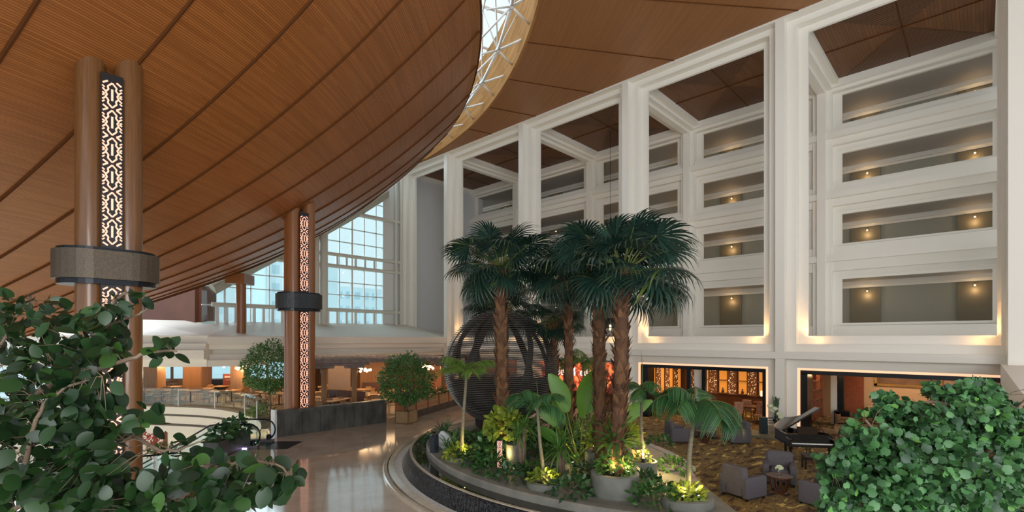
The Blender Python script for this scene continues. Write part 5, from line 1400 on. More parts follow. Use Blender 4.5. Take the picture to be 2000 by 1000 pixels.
def fan_palm(base, top, r0, r1, crown_r, nf, label, seed, lean=(0, 0), boots=True, low=-38):
    base = Vector(base); top = Vector(top); rr = random.Random(seed)
    t = thing('fan_palm', label, 'palm tree', base, group='tall fan palms of the island')
    n = 16; pts = []
    for i in range(n + 1):
        u = i / n; p = (top - base) * u; w_ = math.sin(u * PI) ; pts.append(Vector((p.x + lean[0] * w_, p.y + lean[1] * w_, p.z)))
    MB().tube(pts, [r0 + (r1 - r0) * i / n + rr.uniform(-.012, .012) for i in range(n + 1)], 14).build('trunk', m_palmbark, t, smooth=True)
    # bark flakes
    N_ = int(46 * (top - base).length); P = []; D = []; 
    for _ in range(N_):
        u = rr.uniform(.0, .97); a = rr.uniform(0, 2 * PI); i = min(int(u * n), n - 1); q = pts[i].lerp(pts[i + 1], u * n - i); r_ = r0 + (r1 - r0) * u
        P.append((q.x + r_ * .98 * math.cos(a), q.y + r_ * .98 * math.sin(a), q.z)); o = rr.uniform(.12, .5)
        D.append((math.cos(a) * o, math.sin(a) * o, 1))
    D = np.array(D); Nn = np.array([(d[0], d[1], -.3) for d in D]) + 1e-3
    tv, tf = leaf_tpl(.26, .15, 2, lambda t_: (1, .8, .12)[min(int(t_ * 2 + .01), 2)], -.25, -.12)
    fast_mesh('bark_flakes', tv, tf, frames(D, Nn, RNG.uniform(.6, 1.25, len(P))), P, m_fibre, t)
    T = pts[-1]
    # leaf boots under the crown
    P = []; D = []
    for k in range(46):
        a = k * 2.4; u = rr.uniform(0, 1); z = T.z - .75 * u; P.append((T.x + (r1 * .95) * math.cos(a), T.y + (r1 * .95) * math.sin(a), z)); D.append((math.cos(a) * (.5 + .5 * (1 - u)), math.sin(a) * (.5 + .5 * (1 - u)), .9))
    D = np.array(D); tv, tf = leaf_tpl(.42, .16, 2, lambda t_: (1, .7, .3)[min(int(t_ * 2 + .01), 2)], -.3, .1)
    fast_mesh('leaf_boots', tv, tf, frames(D, np.array([(d[0], d[1], -.5) for d in D]), RNG.uniform(.7, 1.1, len(P))), P, m_fibre, t)
    # fronds
    groups = [[] for _ in range(4)]; pet = MB()
    for k in range(nf):
        a = k * 2.39996 + rr.uniform(-.2, .2); u = (k + .5) / nf
        el = math.radians(82 - (82 - low) * u ** .72 + rr.uniform(-7, 7)); lp = crown_r * .62 * (.8 + .3 * math.sin(u * PI)) * rr.uniform(.55, 1.15) 
        h = Vector((math.cos(a), math.sin(a), 0)); p0 = T + h * r1 * .6 + Vector((0, 0, rr.uniform(-.25, .15) * (1 if u > .3 else .2)))
        d0 = h * math.cos(el) + Vector((0, 0, math.sin(el))); el2 = el - math.radians(10 + 10 * u)
        d1 = h * math.cos(el2) + Vector((0, 0, math.sin(el2)))
        p1 = p0 + d0 * lp * .55; p2 = p1 + d1 * lp * .5
        pet.tube([p0, p1, p2], [.028, .018, .014], 5)
        el3 = el2 - math.radians(10); d2 = h * math.cos(el3) + Vector((0, 0, math.sin(el3))); nn = h * -math.sin(el3) + Vector((0, 0, math.cos(el3)))
        tw = rr.uniform(-.6, .6); sd = d2.cross(nn); nn = (nn * math.cos(tw) + sd * math.sin(tw))
        groups[k % 4].append((p2, d2, nn, crown_r * .50 * rr.uniform(.75, 1.15)))
    pet.build('petiole', m_fanp, t, recalc=False)
    V = []; 
    allM = []; objs = []
    for gi, g in enumerate(groups):
        if not g: continue
        tv, tf = fan_tpl(seed * 7 + gi, rf=1.0)
        M_ = frames(np.array([x[1] for x in g]), np.array([x[2] for x in g]), np.array([x[3] for x in g]))
        fast_mesh('fronds', tv, tf, M_, [x[0] for x in g], m_fan, t)
    nest(t, {'bark_flakes': 'trunk', 'leaf_boots': 'trunk'})
    return t

def pinnate(base, top, r, L, nf, label, seed, mat=None, droop=1.0, low=5, name='slender_palm', lf=.34, spear=0, stem=None, cat='palm tree', rz0=0.0, group='small feather palms of the island'):
    base = Vector(base); top = Vector(top); rr = random.Random(seed)
    t = thing(name, label, cat, base, group=group)
    T = top - base
    if r:
        MB().tube([Vector((0, 0, 0)), T * .5 + Vector((rr.uniform(-.06, .06), rr.uniform(-.06, .06), 0)), T], [r * 1.25, r, r * .8], 10).build('trunk', stem or m_slim, t, smooth=True)
    ra = MB(); P = []; D = []; Nn = []; S = []
    for k in range(nf):
        a = rz0 + k * 2 * PI / nf + rr.uniform(-.25, .25); el = math.radians(rr.uniform(low + 25, 78)); h = Vector((math.cos(a), math.sin(a), 0)); p = T.copy(); Lk = L * rr.uniform(.85, 1.1); pts = [p.copy()]; tg = []
        n = 14
        for i in range(n):
            d = h * math.cos(el) + Vector((0, 0, math.sin(el))); tg.append(d); p = p + d * Lk / n; pts.append(p.copy()); el -= math.radians(rr.uniform(5.0, 7.5) * droop)
        ra.tube(pts, [.018 * (1 - i / (n + 2)) + .003 for i in range(n + 1)], 5)
        for i in range(3, n + 1):
            d = tg[min(i, n - 1)]; side = d.cross(Vector((0, 0, 1))).normalized(); up = side.cross(d)
            for j in range(2):
                q = pts[i - 1].lerp(pts[i], .5 * j + .25) if i <= n else pts[n]
                u = (i + j * .5) / n; ll = lf * (.55 + .9 * math.sin(min(u, 1) * PI * .9)) * Lk
                for s in (-1, 1):
                    P.append(q); dd = side * s * .8 + d * .62 + up * .12 + Vector((0, 0, -.30)); D.append(dd); Nn.append(up + side * s * .3); S.append(ll * rr.uniform(.85, 1.1))
    if spear: ra.tube([T, T + Vector((.02, 0, spear * .6)), T + Vector((-.03, .02, spear))], [.016, .009, .002], 5)
    ra.build('frond_stem', m_fanp, t, recalc=False)
    tv, tf = leaf_tpl(1, .065, 4, LANCE, .3, .45)
    fast_mesh('leaflets', tv, tf, frames(np.array(D), np.array(Nn), np.array(S)), [tuple(p) for p in P], mat or m_pin, t)
    return t
def blades(base, stem_h, r, L, W, n, label, seed, mat, name, low=-10, droop=9.0, group=None, cat='plant', lean=(0, 0), stems=1):
    base = Vector(base); rr = random.Random(seed); t = thing(name, label, cat, base, group=group)
    heads = []
    for s in range(stems):
        a = 2 * PI * s / stems; hd = Vector((lean[0] + (.12 * math.cos(a) if stems > 1 else 0), lean[1] + (.12 * math.sin(a) if stems > 1 else 0), stem_h * (1 - .15 * s))); heads.append(hd)
        if stem_h > .02: MB().tube([(0, 0, 0), hd * .6, hd], [r * 1.2, r, r * .9], 8).build('stem', m_slim if r < .05 else m_bark, t, smooth=True)
    mb = MB()
    for k in range(n):
        hd = heads[k % stems]; a = k * 2.39996; u = k / n; el = math.radians(86 - (86 - low) * u + rr.uniform(-8, 8)); h = Vector((math.cos(a), math.sin(a), 0)); p = hd.copy(); l = L * rr.uniform(.8, 1.1); m = 5; vs = []
        sd = Vector((-h.y, h.x, 0)); 
        for i in range(m + 1):
            w_ = W / 2 * (.55, .95, 1.0, .85, .55, .04)[i]; d = h * math.cos(el) + Vector((0, 0, math.sin(el))); upv = sd.cross(d)
            vs += [p - sd * w_ + upv * w_ * .3, p, p + sd * w_ + upv * w_ * .3]; p = p + d * l / m; el -= math.radians(droop * rr.uniform(.7, 1.3) * (1 + .3 * i))
        fs = []
        for i in range(m): q = 3 * i; fs += [(q, q + 1, q + 4, q + 3), (q + 1, q + 2, q + 5, q + 4)]
        mb.add(vs, fs)
    mb.build('leaves', mat, t, recalc=False)
    return t
def shrub(c, rx, ry, rz, n, leaf, label, mat, name='leafy_shrub', group=None, cat='plant', tpl=None, stems=True, up=.6, seed=None):
    c = Vector(c); t = thing(name, label, cat, c, group=group)
    U = RNG.normal(size=(n, 3)); U /= np.linalg.norm(U, axis=1, keepdims=True); U[:, 2] = np.abs(U[:, 2]) * 1.0
    Rr = RNG.uniform(.35, 1, n)[:, None] ** .5
    P = U * Rr * np.array([rx, ry, rz]) ; P[:, 2] += .03
    D, Nn = scatter_dirs(n, U, up, .5, .15)
    tv, tf = tpl or leaf_tpl(1, .5, 3, None, .2, .25)
    fast_mesh('foliage', tv, tf, frames(D, Nn, RNG.uniform(.7, 1.2, n) * leaf), P, mat, t)
    if stems:
        mb = MB()
        for k in range(8):
            i = k * (n // 9); e = P[i] * .85; mb.tube([(0, 0, 0), (e[0] * .4, e[1] * .4, e[2] * .6), tuple(e)], [.012, .008, .004], 5)
        mb.build('stems', m_bark, t, recalc=False)
    return t
DK = .64
def G(px, py, z=DK): return onZ(px, py, z)

# ------------------------------------------------------------------ pots
m_pot = M('grey_concrete_pot', (.15, .155, .135), .65, c2=(.22, .22, .19), ns=2.5, bump=.12)
def pot(px, py, r, h, label, sx=1.0, rz=0.0, fill=True, wall=.13):
    f = G(px, py); v = Vector((f.x, f.y, 0)).normalized(); c = f + v * r
    t = thing('concrete_pot', label, 'pot', (c.x, c.y, DK)); t['group'] = 'round concrete pots of the island'
    MB().lathe((0, 0, 0), [(r * .97, 0), (r, .03), (r, h), (r - .03, h + .02), (r - wall, h + .02), (r - wall, h - .12)], 44, cap=False, sx=sx, rz=rz).build('body', m_pot, t, smooth=True, auto=True)
    if fill: MB().lathe((0, 0, h - .10), [(r - wall + .005, 0), (.01, .05)], 30, sx=sx, rz=rz).build('soil', m_soil, t)
    return Vector((c.x, c.y, DK + h - .06)), r
def spot(p, dirn, e, label):
    s = thing('garden_spotlight', label, 'lamp', p, group='small garden spotlights in the planting')
    d = Vector(dirn).normalized()
    MB().tube([(0, 0, 0), (0, 0, .07)], .02, 8).build('stake', m_blk, s)
    MB().tube([Vector((0, 0, .09)) - d * .07, Vector((0, 0, .09)) + d * .05], .042, 12).build('housing', m_blk, s)
    MB().tube([Vector((0, 0, .09)) + d * .051, Vector((0, 0, .09)) + d * .056], .036, 12).build('lens', m_led2, s)
    q = Vector(p) + Vector((0, 0, .11)) + d * .09
    nest(s, {'lens': 'housing'})
    lamp('garden_spot', 'SPOT', q, e, (1, .70, .24), .04, aim(d), spot=1.7, blend=.8)
    lamp('garden_glow', 'POINT', q + Vector((0, 0, .12)), e * .10, (1, .78, .30), .05)
pA, rA = pot(1201, 979, .56, .50, 'largest round concrete pot, holding the thick right hand palm')
pB, rB = pot(1064, 963, .44, .16, 'low round concrete pot at centre front with a lit yellow plant')
pC, rC = pot(898, 906, .44, .14, 'low round concrete pot at the left tip of the planting')
pD, rD = pot(1342, 1001, .50, .18, 'low oval concrete pot at right front with two spotlights', sx=1.15, rz=-.7)
pE, rE = pot(1256, 938, .36, .42, 'olive lit concrete pot behind the largest pot', fill=True, wall=.05)
pF, rF = pot(1172, 925, .42, .52, 'tall olive concrete pot behind the thick palm trunk', wall=.05)
pG, rG = pot(1008, 912, .30, .6, 'tall grey concrete pot behind the basin')
# basin
pn, rn_ = pot(1068, 932, .62, .10, 'round concrete water basin at the centre of the planting', fill=False, wall=.12)
o = MB().lathe((pn.x, pn.y, DK + .03), [(.50, 0), (.0, .0)], 30, cap=False).build('basin_water', bpy.data.materials['dark_still_water']); tag(o, 'dark water surface inside the round basin', 'water', kind='stuff')
# lit bollards
for px, py, h, lb in ((1243, 915, .55, 'glowing amber bollard lamp behind the thick palm'),):
    q = G(px, py); b = thing('bollard_lamp', lb, 'lamp', q); MB().lathe((0, 0, 0), [(.12, 0), (.12, h)], 20).build('diffuser', EM('amber_bollard', (1, .42, .12), .8), b, smooth=True, auto=True); MB().lathe((0, 0, h), [(.135, 0), (.135, .035)], 20).build('cap', m_blk, b)
q = G(976, 915); b = thing('patterned_lantern', 'small dark lantern post with pink glowing pattern among the leaves', 'lamp', q)
rzb = -TH
pp = MB().box((-.085, -.05, 0), (.085, .05, .80)).build('post', m_dark, b); mb = MB()
for k in range(4): motif(mb, 0, .04 + k * .19, .18, .15, -.064)
mb.build('backlit_pattern', m_pat, b); b.rotation_euler = (0, 0, rzb)

# ------------------------------------------------------------------ palms
def below(px, d, z=DK): q = at(px, 700, d); return (q.x, q.y, z)
def topat(px, py, d): return tuple(at(px, py, d))
fan_palm(below(982, 15.2), topat(977, 528, 15.2), .20, .155, 1.62, 46, 'tall fan palm standing in front of the sphere, leftmost crown', 1, low=-14)
fan_palm((pA.x, pA.y, pA.z), topat(1213, 538, 11.9), .18, .16, 1.70, 48, 'thickest fan palm growing from the largest pot, right crown', 2, lean=(.05, -.05), low=-12)
fan_palm(below(1174, 13.6), topat(1168, 520, 13.6), .18, .15, 1.62, 38, 'fan palm just left of and behind the thickest one', 3, low=-15)
fan_palm(below(1113, 16.6), topat(1109, 552, 16.6), .15, .125, 1.40, 34, 'fan palm with the thin dark trunk at the middle of the group', 4, low=-20)
fan_palm(below(1083, 19.0), topat(1082, 632, 19.0), .15, .13, 1.15, 30, 'shorter fan palm right of the sphere with a yellow leaf', 5, low=-20)
fan_palm(below(986, 23.3), topat(984, 612, 23.3), .17, .14, 1.85, 36, 'fan palm whose crown shows just above the sphere', 6, low=-15)
YG = dict(mat=m_pin)
pinnate(pC + Vector((.05, 0, 0)), topat(911, 735, pC.x * SN + pC.y * CS), .05, 1.05, 9, 'slender palm with yellow green arching fronds in front of the sphere at left', 11, **YG)
pinnate(pB, topat(1049, 795, pB.x * SN + pB.y * CS), .042, .95, 10, 'slender palm with grey green fronds rising from the low centre pot', 12, mat=m_pind, spear=.7, droop=1.15)
pinnate(pD + Vector((0, 0, .0)), topat(1357, 800, pD.x * SN + pD.y * CS), .052, 1.22, 12, 'slender palm with widest arching fronds at right front', 13, mat=m_pind, droop=1.25, lf=.42, rz0=.3)
pinnate(pE, topat(1254, 765, pE.x * SN + pE.y * CS), .04, .78, 9, 'slender palm with drooping dark fronds before the dining room frame', 14, mat=m_pind, spear=1.1, droop=1.5)
pinnate(below(1138, 21.5), topat(1138, 712, 21.5), .05, 1.25, 9, 'yellow green feather palm between the rear palm trunks', 15, mat=m_pin, droop=1.0)
pinnate(below(1098, 23.0), topat(1103, 716, 23.0), .04, .9, 7, 'small feather palm before the red mural at left', 16, mat=m_pind)
blades(G(1019, 925), 1.25, .055, .62, .055, 46, 'spiky leaved plant with a pale forked trunk left of the centre pot', 21, m_gl2, 'dragon_tree', low=-25, droop=9, stems=2)
blades(G(1096, 934), .85, .06, .75, .05, 70, 'dense spiky leaved plant on a pale trunk left of the largest pot', 22, m_gl2, 'dragon_tree', low=-40, droop=10, stems=2)
blades((pA.x + .02, pA.y, pA.z + .72), .02, .03, .85, .12, 34, 'bright bird nest fern clasping the thickest palm trunk', 23, m_gl2, 'bird_nest_fern', low=5, droop=11)
blades(G(880, 893), .35, .02, .55, .045, 60, 'bushy narrow leaved plant beside the left low pot', 24, m_gl2, 'lady_palm', low=-30, droop=8, stems=3)
blades(G(868, 872), .55, .02, .55, .04, 60, 'narrow leaved plant at the far left tip of the island', 25, m_pind, 'lady_palm', low=-30, droop=8, stems=3)
# big paddle leaves
def paddle(base, specs, label, seed):
    t = thing('traveller_plant', label, 'plant', base); rr = random.Random(seed); mb = MB(); st = MB()
    for i, (az, el, ls, L, W) in enumerate(specs):
        h = Vector((math.cos(az), math.sin(az), 0)); e = math.radians(el); d = h * math.cos(e) + Vector((0, 0, math.sin(e))); p0 = Vector((0, 0, 0)); p1 = d * ls
        st.tube([p0, p1 * .5 + Vector((0, 0, -.05)), p1], [.035, .025, .018], 6)
        m = 8; p = p1.copy(); vs = []; vdir = Vector((CS, -SN, 0)); sd = vdir - d * vdir.dot(d); sd.normalize(); nn = sd.cross(d)
        if i % 3 == 2: sd = (sd * .5 + nn * .86).normalized()
        for k in range(m + 1):
            u = k / m; w_ = W / 2 * (math.sin(PI * min(max(u, .04), .985)) ** .55) * (.9 + .1 * rr.random()); dd = (d * math.cos(u * .5) + h * .3 * u - Vector((0, 0, .35 * u * u))).normalized(); nk = sd.cross(dd)
            vs += [p - sd * w_ + nk * w_ * .22, p.copy(), p + sd * w_ + nk * w_ * .22]; p = p + dd * L / m
        fs = []
        for k in range(m): q = 3 * k; fs += [(q, q + 1, q + 4, q + 3), (q + 1, q + 2, q + 5, q + 4)]
        mb.add(vs, fs)
    mb.build('leaves', m_big, t, recalc=False, smooth=True); st.build('stems', m_fanp, t)
ra = math.atan2(-SN, CS)    # screen right direction
b0 = below(1132, 14.6)
paddle(b0, [(ra + PI, 58, 1.3, 1.35, .50), (ra + PI, 76, 1.55, 1.25, .55), (ra, 86, 1.35, 1.45, .72), (ra + .6, 76, 1.5, 1.1, .5), (ra, 46, 1.35, 1.5, .46), (ra + 2.4, 66, 1.2, 1.0, .44), (ra - .6, 60, .9, .9, .4), (ra + PI - .4, 40, .8, .9, .36), (ra + .3, 68, .9, 1.1, .4)], 'plant with huge upright paddle leaves at the centre of the island', 3)
# philodendron around the front palm trunk
BT = leaf_tpl(1, .62, 3, ROUND, .15, .3)
shrub(below(985, 14.7, DK + .8), .60, .60, .75, 330, .22, 'yellow green climbing philodendron round the front palm trunk', m_yel, 'philodendron', tpl=BT)
shrub(below(955, 14.6, DK + .05), .50, .50, .80, 170, .24, 'dark split leaved philodendron left of the glowing lantern', m_gl, 'philodendron', tpl=BT)
# yellow lit plants in pots
shrub((pB.x, pB.y, pB.z), .42, .42, .30, 190, .12, 'yellow lit foliage in the low centre pot', m_yel, 'pothos', tpl=BT)
shrub((pC.x, pC.y, pC.z), .52, .48, .40, 280, .11, 'yellow green foliage in the left low pot', m_yel, 'croton', tpl=BT)
shrub((pD.x, pD.y, pD.z), .46, .40, .34, 200, .12, 'pale green foliage in the right front pot', m_yel, 'pothos', tpl=BT)
shrub((pA.x, pA.y, pA.z), .46, .44, .62, 240, .13, 'trailing vine foliage in the largest pot', m_gl2, 'pothos', tpl=BT)
shrub((pF.x, pF.y, pF.z), .55, .5, .75, 220, .16, 'lit yellow green shrub in the tall olive pot', m_yel, 'croton')
shrub((pE.x, pE.y, pE.z), .22, .22, .45, 60, .12, 'light green twiggy plant in the olive pot', m_yel, 'croton')
shrub(below(1215, 13.6, DK + .7), .62, .5, .75, 260, .22, 'bright hanging leaves right of the thick trunk', m_yel, 'schefflera')
# ground cover clumps
gc = [(925, 905, .55, .42, 150, 'dark leafy clump right of the left low pot'), (962, 922, .5, .4, 140, 'dark leafy clump left of the patterned lantern'), (1005, 938, .55, .38, 170, 'dark leafy clump below the forked dragon tree'), (1040, 930, .35, .32, 90, 'small clump behind the low centre pot'),
      (1112, 965, .55, .42, 190, 'striped leafy clump between the centre pot and the largest pot'), (1280, 985, .55, .5, 220, 'dark leafy clump right of the largest pot'), (1265, 955, .40, .4, 120, 'leafy clump beside the olive pot'), (1318, 918, .45, .35, 120, 'low shrub near the pale slabs'), (1150, 935, .4, .4, 120, 'shadowed clump behind the largest pot'),
      (1075, 905, .45, .45, 120, 'leafy clump behind the water basin'), (1230, 925, .5, .5, 130, 'vine clump right of the thick trunk'), (900, 870, .7, .5, 150, 'dark clump at the foot of the sphere base'), (1105, 880, .8, .6, 200, 'dark clump right of the sphere base'), (1290, 870, .4, .35, 90, 'pale shrub beside the slabs farther back'), (845, 868, .3, .35, 70, 'small clump at the left tip of the island'),
      (950, 893, .5, .5, 130, 'leafy clump just behind the patterned lantern at left'), (1000, 900, .5, .55, 140, 'leafy clump at the left of the tall grey pot'), (1052, 885, .6, .6, 150, 'leafy clump right behind the basin in the middle'), (1140, 902, .5, .5, 140, 'leafy clump below the stems of the paddle leaves'), (1190, 893, .5, .5, 140, 'leafy clump behind the tall olive pot'), (925, 870, .5, .5, 120, 'leafy clump left of the sphere base front')]
for i, (px, py, r, h, n, lb) in enumerate(gc):
    shrub(G(px, py), r, r, h, n, .17, lb, (m_dk, m_gl, m_dk, m_gl2)[i % 4], 'ground_cover_plant', group='ground cover clumps on the island')
for px, d, r, h, n, lb, mt in ((1075, 17.5, .9, 1.3, 320, 'tall dark shrub right of the sphere', m_gl), (1160, 17.0, .9, 1.3, 300, 'tall lit shrub behind the paddle leaves', m_gl2), (1112, 15.6, .7, 1.25, 260, 'tall glossy shrub under the paddle leaves', m_gl2), (1030, 16.2, .7, 1.1, 220, 'bushy shrub between the sphere base and the basin', m_gl2)):
    shrub(below(px, d), r, r, h, n, .28, lb, mt, 'tall_shrub', tpl=leaf_tpl(1, .26, 3, LANCE, .2, .3))
# spotlights
spot(pA + Vector((-.30, -.12, .0)), (.5, .3, 1), E_GAR, 'small spotlight at the left of the largest pot'); spot(pA + Vector((.05, -.36, 0)), (-.1, .5, 1), E_GAR, 'small spotlight at the right of the largest pot')
spot(pB + Vector((-.05, -.25, 0)), (.1, .3, 1), E_GAR, 'bright spotlight in the low centre pot'); spot(pC + Vector((0, -.25, 0)), (.1, .4, 1), E_GAR, 'small spotlight in the left low pot')
spot(pD + Vector((-.28, -.05, 0)), (.3, .2, 1), E_GAR, 'left spotlight in the right front pot'); spot(pD + Vector((.02, -.28, 0)), (.1, .4, 1), E_GAR, 'right spotlight in the right front pot')
spot(pE + Vector((-.05, -.05, 0)), (.1, .2, 1), E_GAR, 'spotlight in the olive pot'); spot(pF + Vector((-.1, -.2, 0)), (.1, .3, 1), E_GAR * 1.3, 'spotlight in the tall olive pot')
spot(Vector(below(990, 14.2)), (0, .3, 1), E_GAR * 1.6, 'spotlight at the foot of the front palm'); spot(Vector(below(1120, 14.2)), (.1, .4, 1), E_GAR * 1.6, 'spotlight at the foot of the paddle leaves')
spot(Vector(below(1222, 13.0)), (.1, .1, 1), E_GAR * 1.2, 'spotlight beside the amber bollard'); spot(Vector(below(1160, 15.5)), (.1, .1, 1), E_GAR * 1.6, 'spotlight behind the paddle leaves')
lamp('garden_slab_light', 'POINT', tuple(onZ(1285, 880, 1.3)), 40, (1, .74, .32), .15)
# dark carved stone and pale rock at the left tip
q = G(848, 884); o = MB().obox((q.x, q.y, DK + .28), (.26, .24, .62), .4, bev=.05).build('carved_stone', M('blue_black_stone', (.012, .016, .028), .35)); tag(o, 'blue black upright stone at the left tip of the island', 'stone')
q = G(862, 880); o = MB().obox((q.x + .15, q.y, DK + .28), (.22, .6, .5), .3, rx=.6, bev=.06).build('pale_rock', M('pale_rock', (.50, .54, .56), .6, c2=(.66, .70, .72), ns=5)); tag(o, 'pale blue grey leaning rock beside the black stone', 'stone')

# ================================================================== round crowned trees by the restaurant
def ball_tree(p, zb, zc, r, rv, n, label, lean=0.0):
    p = Vector(p); t = thing('ficus_tree', label, 'tree', (p.x, p.y, zb))
    h = zc - zb
    tr = MB(); tr.tube([(0, 0, 0), (.06, .02, h * .3), (-.05, .03, h * .55), (0, 0, h * .8)], [.06, .05, .045, .03], 8)
    rr = random.Random(n)
    for k in range(9):
        a = k * 2.4; tr.tube([(0, 0, h * .5), (r * .35 * math.cos(a), r * .35 * math.sin(a), h * .75), (r * .7 * math.cos(a), r * .7 * math.sin(a), h * 1.0 + rv * .3 * math.sin(k))], [.03, .02, .008], 5)
    tr.build('trunk', m_bark, t, smooth=True)
    U = RNG.normal(size=(n, 3)); U /= np.linalg.norm(U, axis=1, keepdims=True)
    lump = 1 + .13 * np.sin(U[:, 0] * 5 + 1) * np.cos(U[:, 1] * 6) + .08 * np.sin(U[:, 2] * 9)
    P = U * (RNG.uniform(.45, 1, n) ** .45 * lump)[:, None] * np.array([r, r, rv]) + np.array([0, 0, h])
    D, Nn = scatter_dirs(n, U, .5, .7, .3); tv, tf = leaf_tpl(1, .5, 2, None, .2, .2)
    fast_mesh('foliage', tv, tf, frames(D, Nn, RNG.uniform(.10, .17, n)), P, LEAF('ficus_leaf_' + str(n), (.03, .11, .03), (.14, .30, .075), .38, .3), t)
ball_tree((14.85, 21.45), .5, 2.16, 1.38, 1.28, 5200, 'round crowned ficus tree in the square tan planter')
q = at(527, 700, 26.5); ball_tree((q.x, q.y), 0, 2.75, 1.30, 1.35, 5200, 'round crowned ficus tree left of the reddish column')
shrub(tuple(at(510, 812, 27.0)), .7, .7, .6, 160, .3, 'low leafy plant at the end of the glass railing', m_gl2, 'ground_fern', tpl=leaf_tpl(1, .22, 3, LANCE, .2, .35))
for k, px in enumerate((800, 818, 836, 854, 868)):
    q = at(px, 700, 27.9 + k * .55); shrub((q.x, q.y, 1.02), .55, .4, .32, 110, .14, 'low hedge plant on the timber planter fence, ' + ORD[k], m_gl, 'hedge_plant', group='hedge plants on the timber fence')
# plants in slate planter
for k, (dx, lb) in enumerate(((-.85, 'split leaved plant at the left end of the slate planter'), (-.1, 'bushy plant in the middle of the slate planter'), (.65, 'small plant at the right end of the slate planter'))):
    a = .84; shrub((6.35 + dx * math.cos(a) * -1, 20.75 - dx * math.sin(a), .52), .40, .40, .62, 60, .28, lb, m_dk, 'monstera', tpl=BT)
# red flowers and posts of the lower level
q = at(288, 860, 21.5); shrub((q.x, q.y, q.z - .6), .8, .8, .9, 420, .13, 'red flower bed on the level below', LEAF('red_petals', (.35, .03, .03), (.62, .12, .08), .6, .2), 'flower_bed', cat='flowers')
q = at(318, 875, 21.0); shrub((q.x, q.y, q.z - .3), .6, .6, .5, 200, .14, 'green plants beside the red flower bed below', m_gl, 'ground_fern')
for i, px in enumerate((303, 323)):
    q = at(px, 850, 22.5); o = MB().lathe((q.x, q.y, -5), [(.09, 0), (.09, 5 + q.z + .1), (.0, 5 + q.z + .2)], 12).build('wooden_post', m_brown); tag(o, ['left slim reddish post on the lower level', 'right slim reddish post on the lower level'][i], 'post')

# ================================================================== foreground trees on the mezzanine
struct(MB().prism([(-1.5, -2), (4.6, -2), (4.6, .2), (3.3, 1.6), (1.3, 3.6), (-1.5, 4.4)], 2.0, 2.1).build('floor', m_cream), 'mezzanine floor below the viewer', 'floor')
def fg_tree(label, name, spec, ncl, mat, tpl, size, branches, trunk_base, dr, seed, brad=.012, twigs=400, dens=None, up=.45, face=.35, rnd=.8):
    rr = random.Random(seed); rg = np.random.default_rng(seed)
    tb = Vector(trunk_base); t = thing(name, label, 'tree', tb)
    br = MB(); nodes = []
    for B in branches:
        pts = [at(px, py, d) - tb for px, py, d in B[1]]
        sp = []
        for i in range(len(pts) - 1):
            for k in range(4): sp.append(pts[i].lerp(pts[i + 1], k / 4) + Vector([rr.uniform(-.006, .006) for _ in range(3)]))
        sp.append(pts[-1]); nodes += sp
        br.tube(sp, [B[0] * (1 - .75 * i / len(sp)) for i in range(len(sp))], 7)
    NP = np.array([tuple(n_) for n_ in nodes])
    P = []; 
    for (cx, cy, rx, ry, d0, d1, n) in spec:
        for _ in range(n):
            a = rg.uniform(0, 2 * PI); q = rg.uniform(0, 1) ** .5; px = cx + rx * q * math.cos(a); py = cy + ry * q * math.sin(a)
            P.append(tuple(at(px, py, rg.uniform(d0, d1)) - tb))
    P = np.array(P); n = len(P)
    dist = ((P[:, None, :] - NP[None]) ** 2).sum(2); near = dist.argmin(1); O = P - NP[near]; O /= (np.linalg.norm(O, axis=1, keepdims=True) + 1e-6)
    D = O * .6 + rg.normal(size=(n, 3)) * rnd * .6; D[:, 2] -= .25
    Nn = rg.normal(size=(n, 3)) * .45 + np.array([-face * SN, -face * CS, up])
    S = rg.uniform(size * .62, size * 1.12, n)
    fast_mesh('foliage', tpl[0], tpl[1], frames(D, Nn, S), P, mat, t, smooth=True)
    for i in range(0, n, max(1, n // twigs)):
        a = NP[near[i]]; b_ = P[i]
        if np.linalg.norm(a - b_) < .75: m_ = (a + b_) / 2 + np.array([0, 0, .03]); br.tube([tuple(a), tuple(m_), tuple(b_)], [.0026, .002, .0014], 4, cap=False)
    br.build('branches', m_bark, t, recalc=False, smooth=True)
m_fl = LEAF('large_round_leaf', (.005, .020, .006), (.020, .062, .014), .42, .25, (.05, .13, .02))
m_fr = LEAF('lobed_leaf', (.010, .045, .015), (.068, .20, .058), .5, .2, (.13, .32, .06))
LT = leaf_tpl(1, .76, 8, lambda t: max(.02, math.sin(PI * min(max(t, .0), 1.0) ** .9)) ** .6, .16, .12)
baseL = at(60, 1180, 3.1); 
BL = [(.030, [(60, 1180, 3.1), (20, 1000, 3.1), (-20, 860, 3.2), (30, 790, 3.2), (110, 745, 3.1), (165, 690, 3.0), (200, 640, 3.0), (222, 590, 3.0), (245, 572, 2.9)]),
      (.018, [(110, 745, 3.1), (190, 722, 2.9), (255, 700, 2.8), (300, 686, 2.8), (345, 686, 2.8)]),
      (.018, [(60, 1180, 3.1), (45, 960, 2.9), (60, 850, 2.8), (85, 790, 2.8), (130, 755, 2.8), (200, 735, 2.7)]),
      (.016, [(60, 1180, 3.1), (200, 1060, 2.8), (330, 1000, 2.7), (372, 958, 2.7), (420, 915, 2.7), (480, 898, 2.6), (540, 905, 2.6), (585, 945, 2.6)]),
      (.016, [(20, 1000, 3.1), (110, 930, 2.9), (190, 890, 2.8), (260, 850, 2.8), (300, 825, 2.8)]),
      (.014, [(-20, 860, 3.2), (-10, 700, 3.4), (30, 620, 3.5), (60, 585, 3.5)]),
      (.012, [(200, 640, 3.0), (240, 625, 3.0), (275, 612, 3.0), (290, 600, 3.0)]),
      (.012, [(260, 850, 2.8), (310, 880, 2.7), (350, 880, 2.7), (400, 860, 2.7)])]
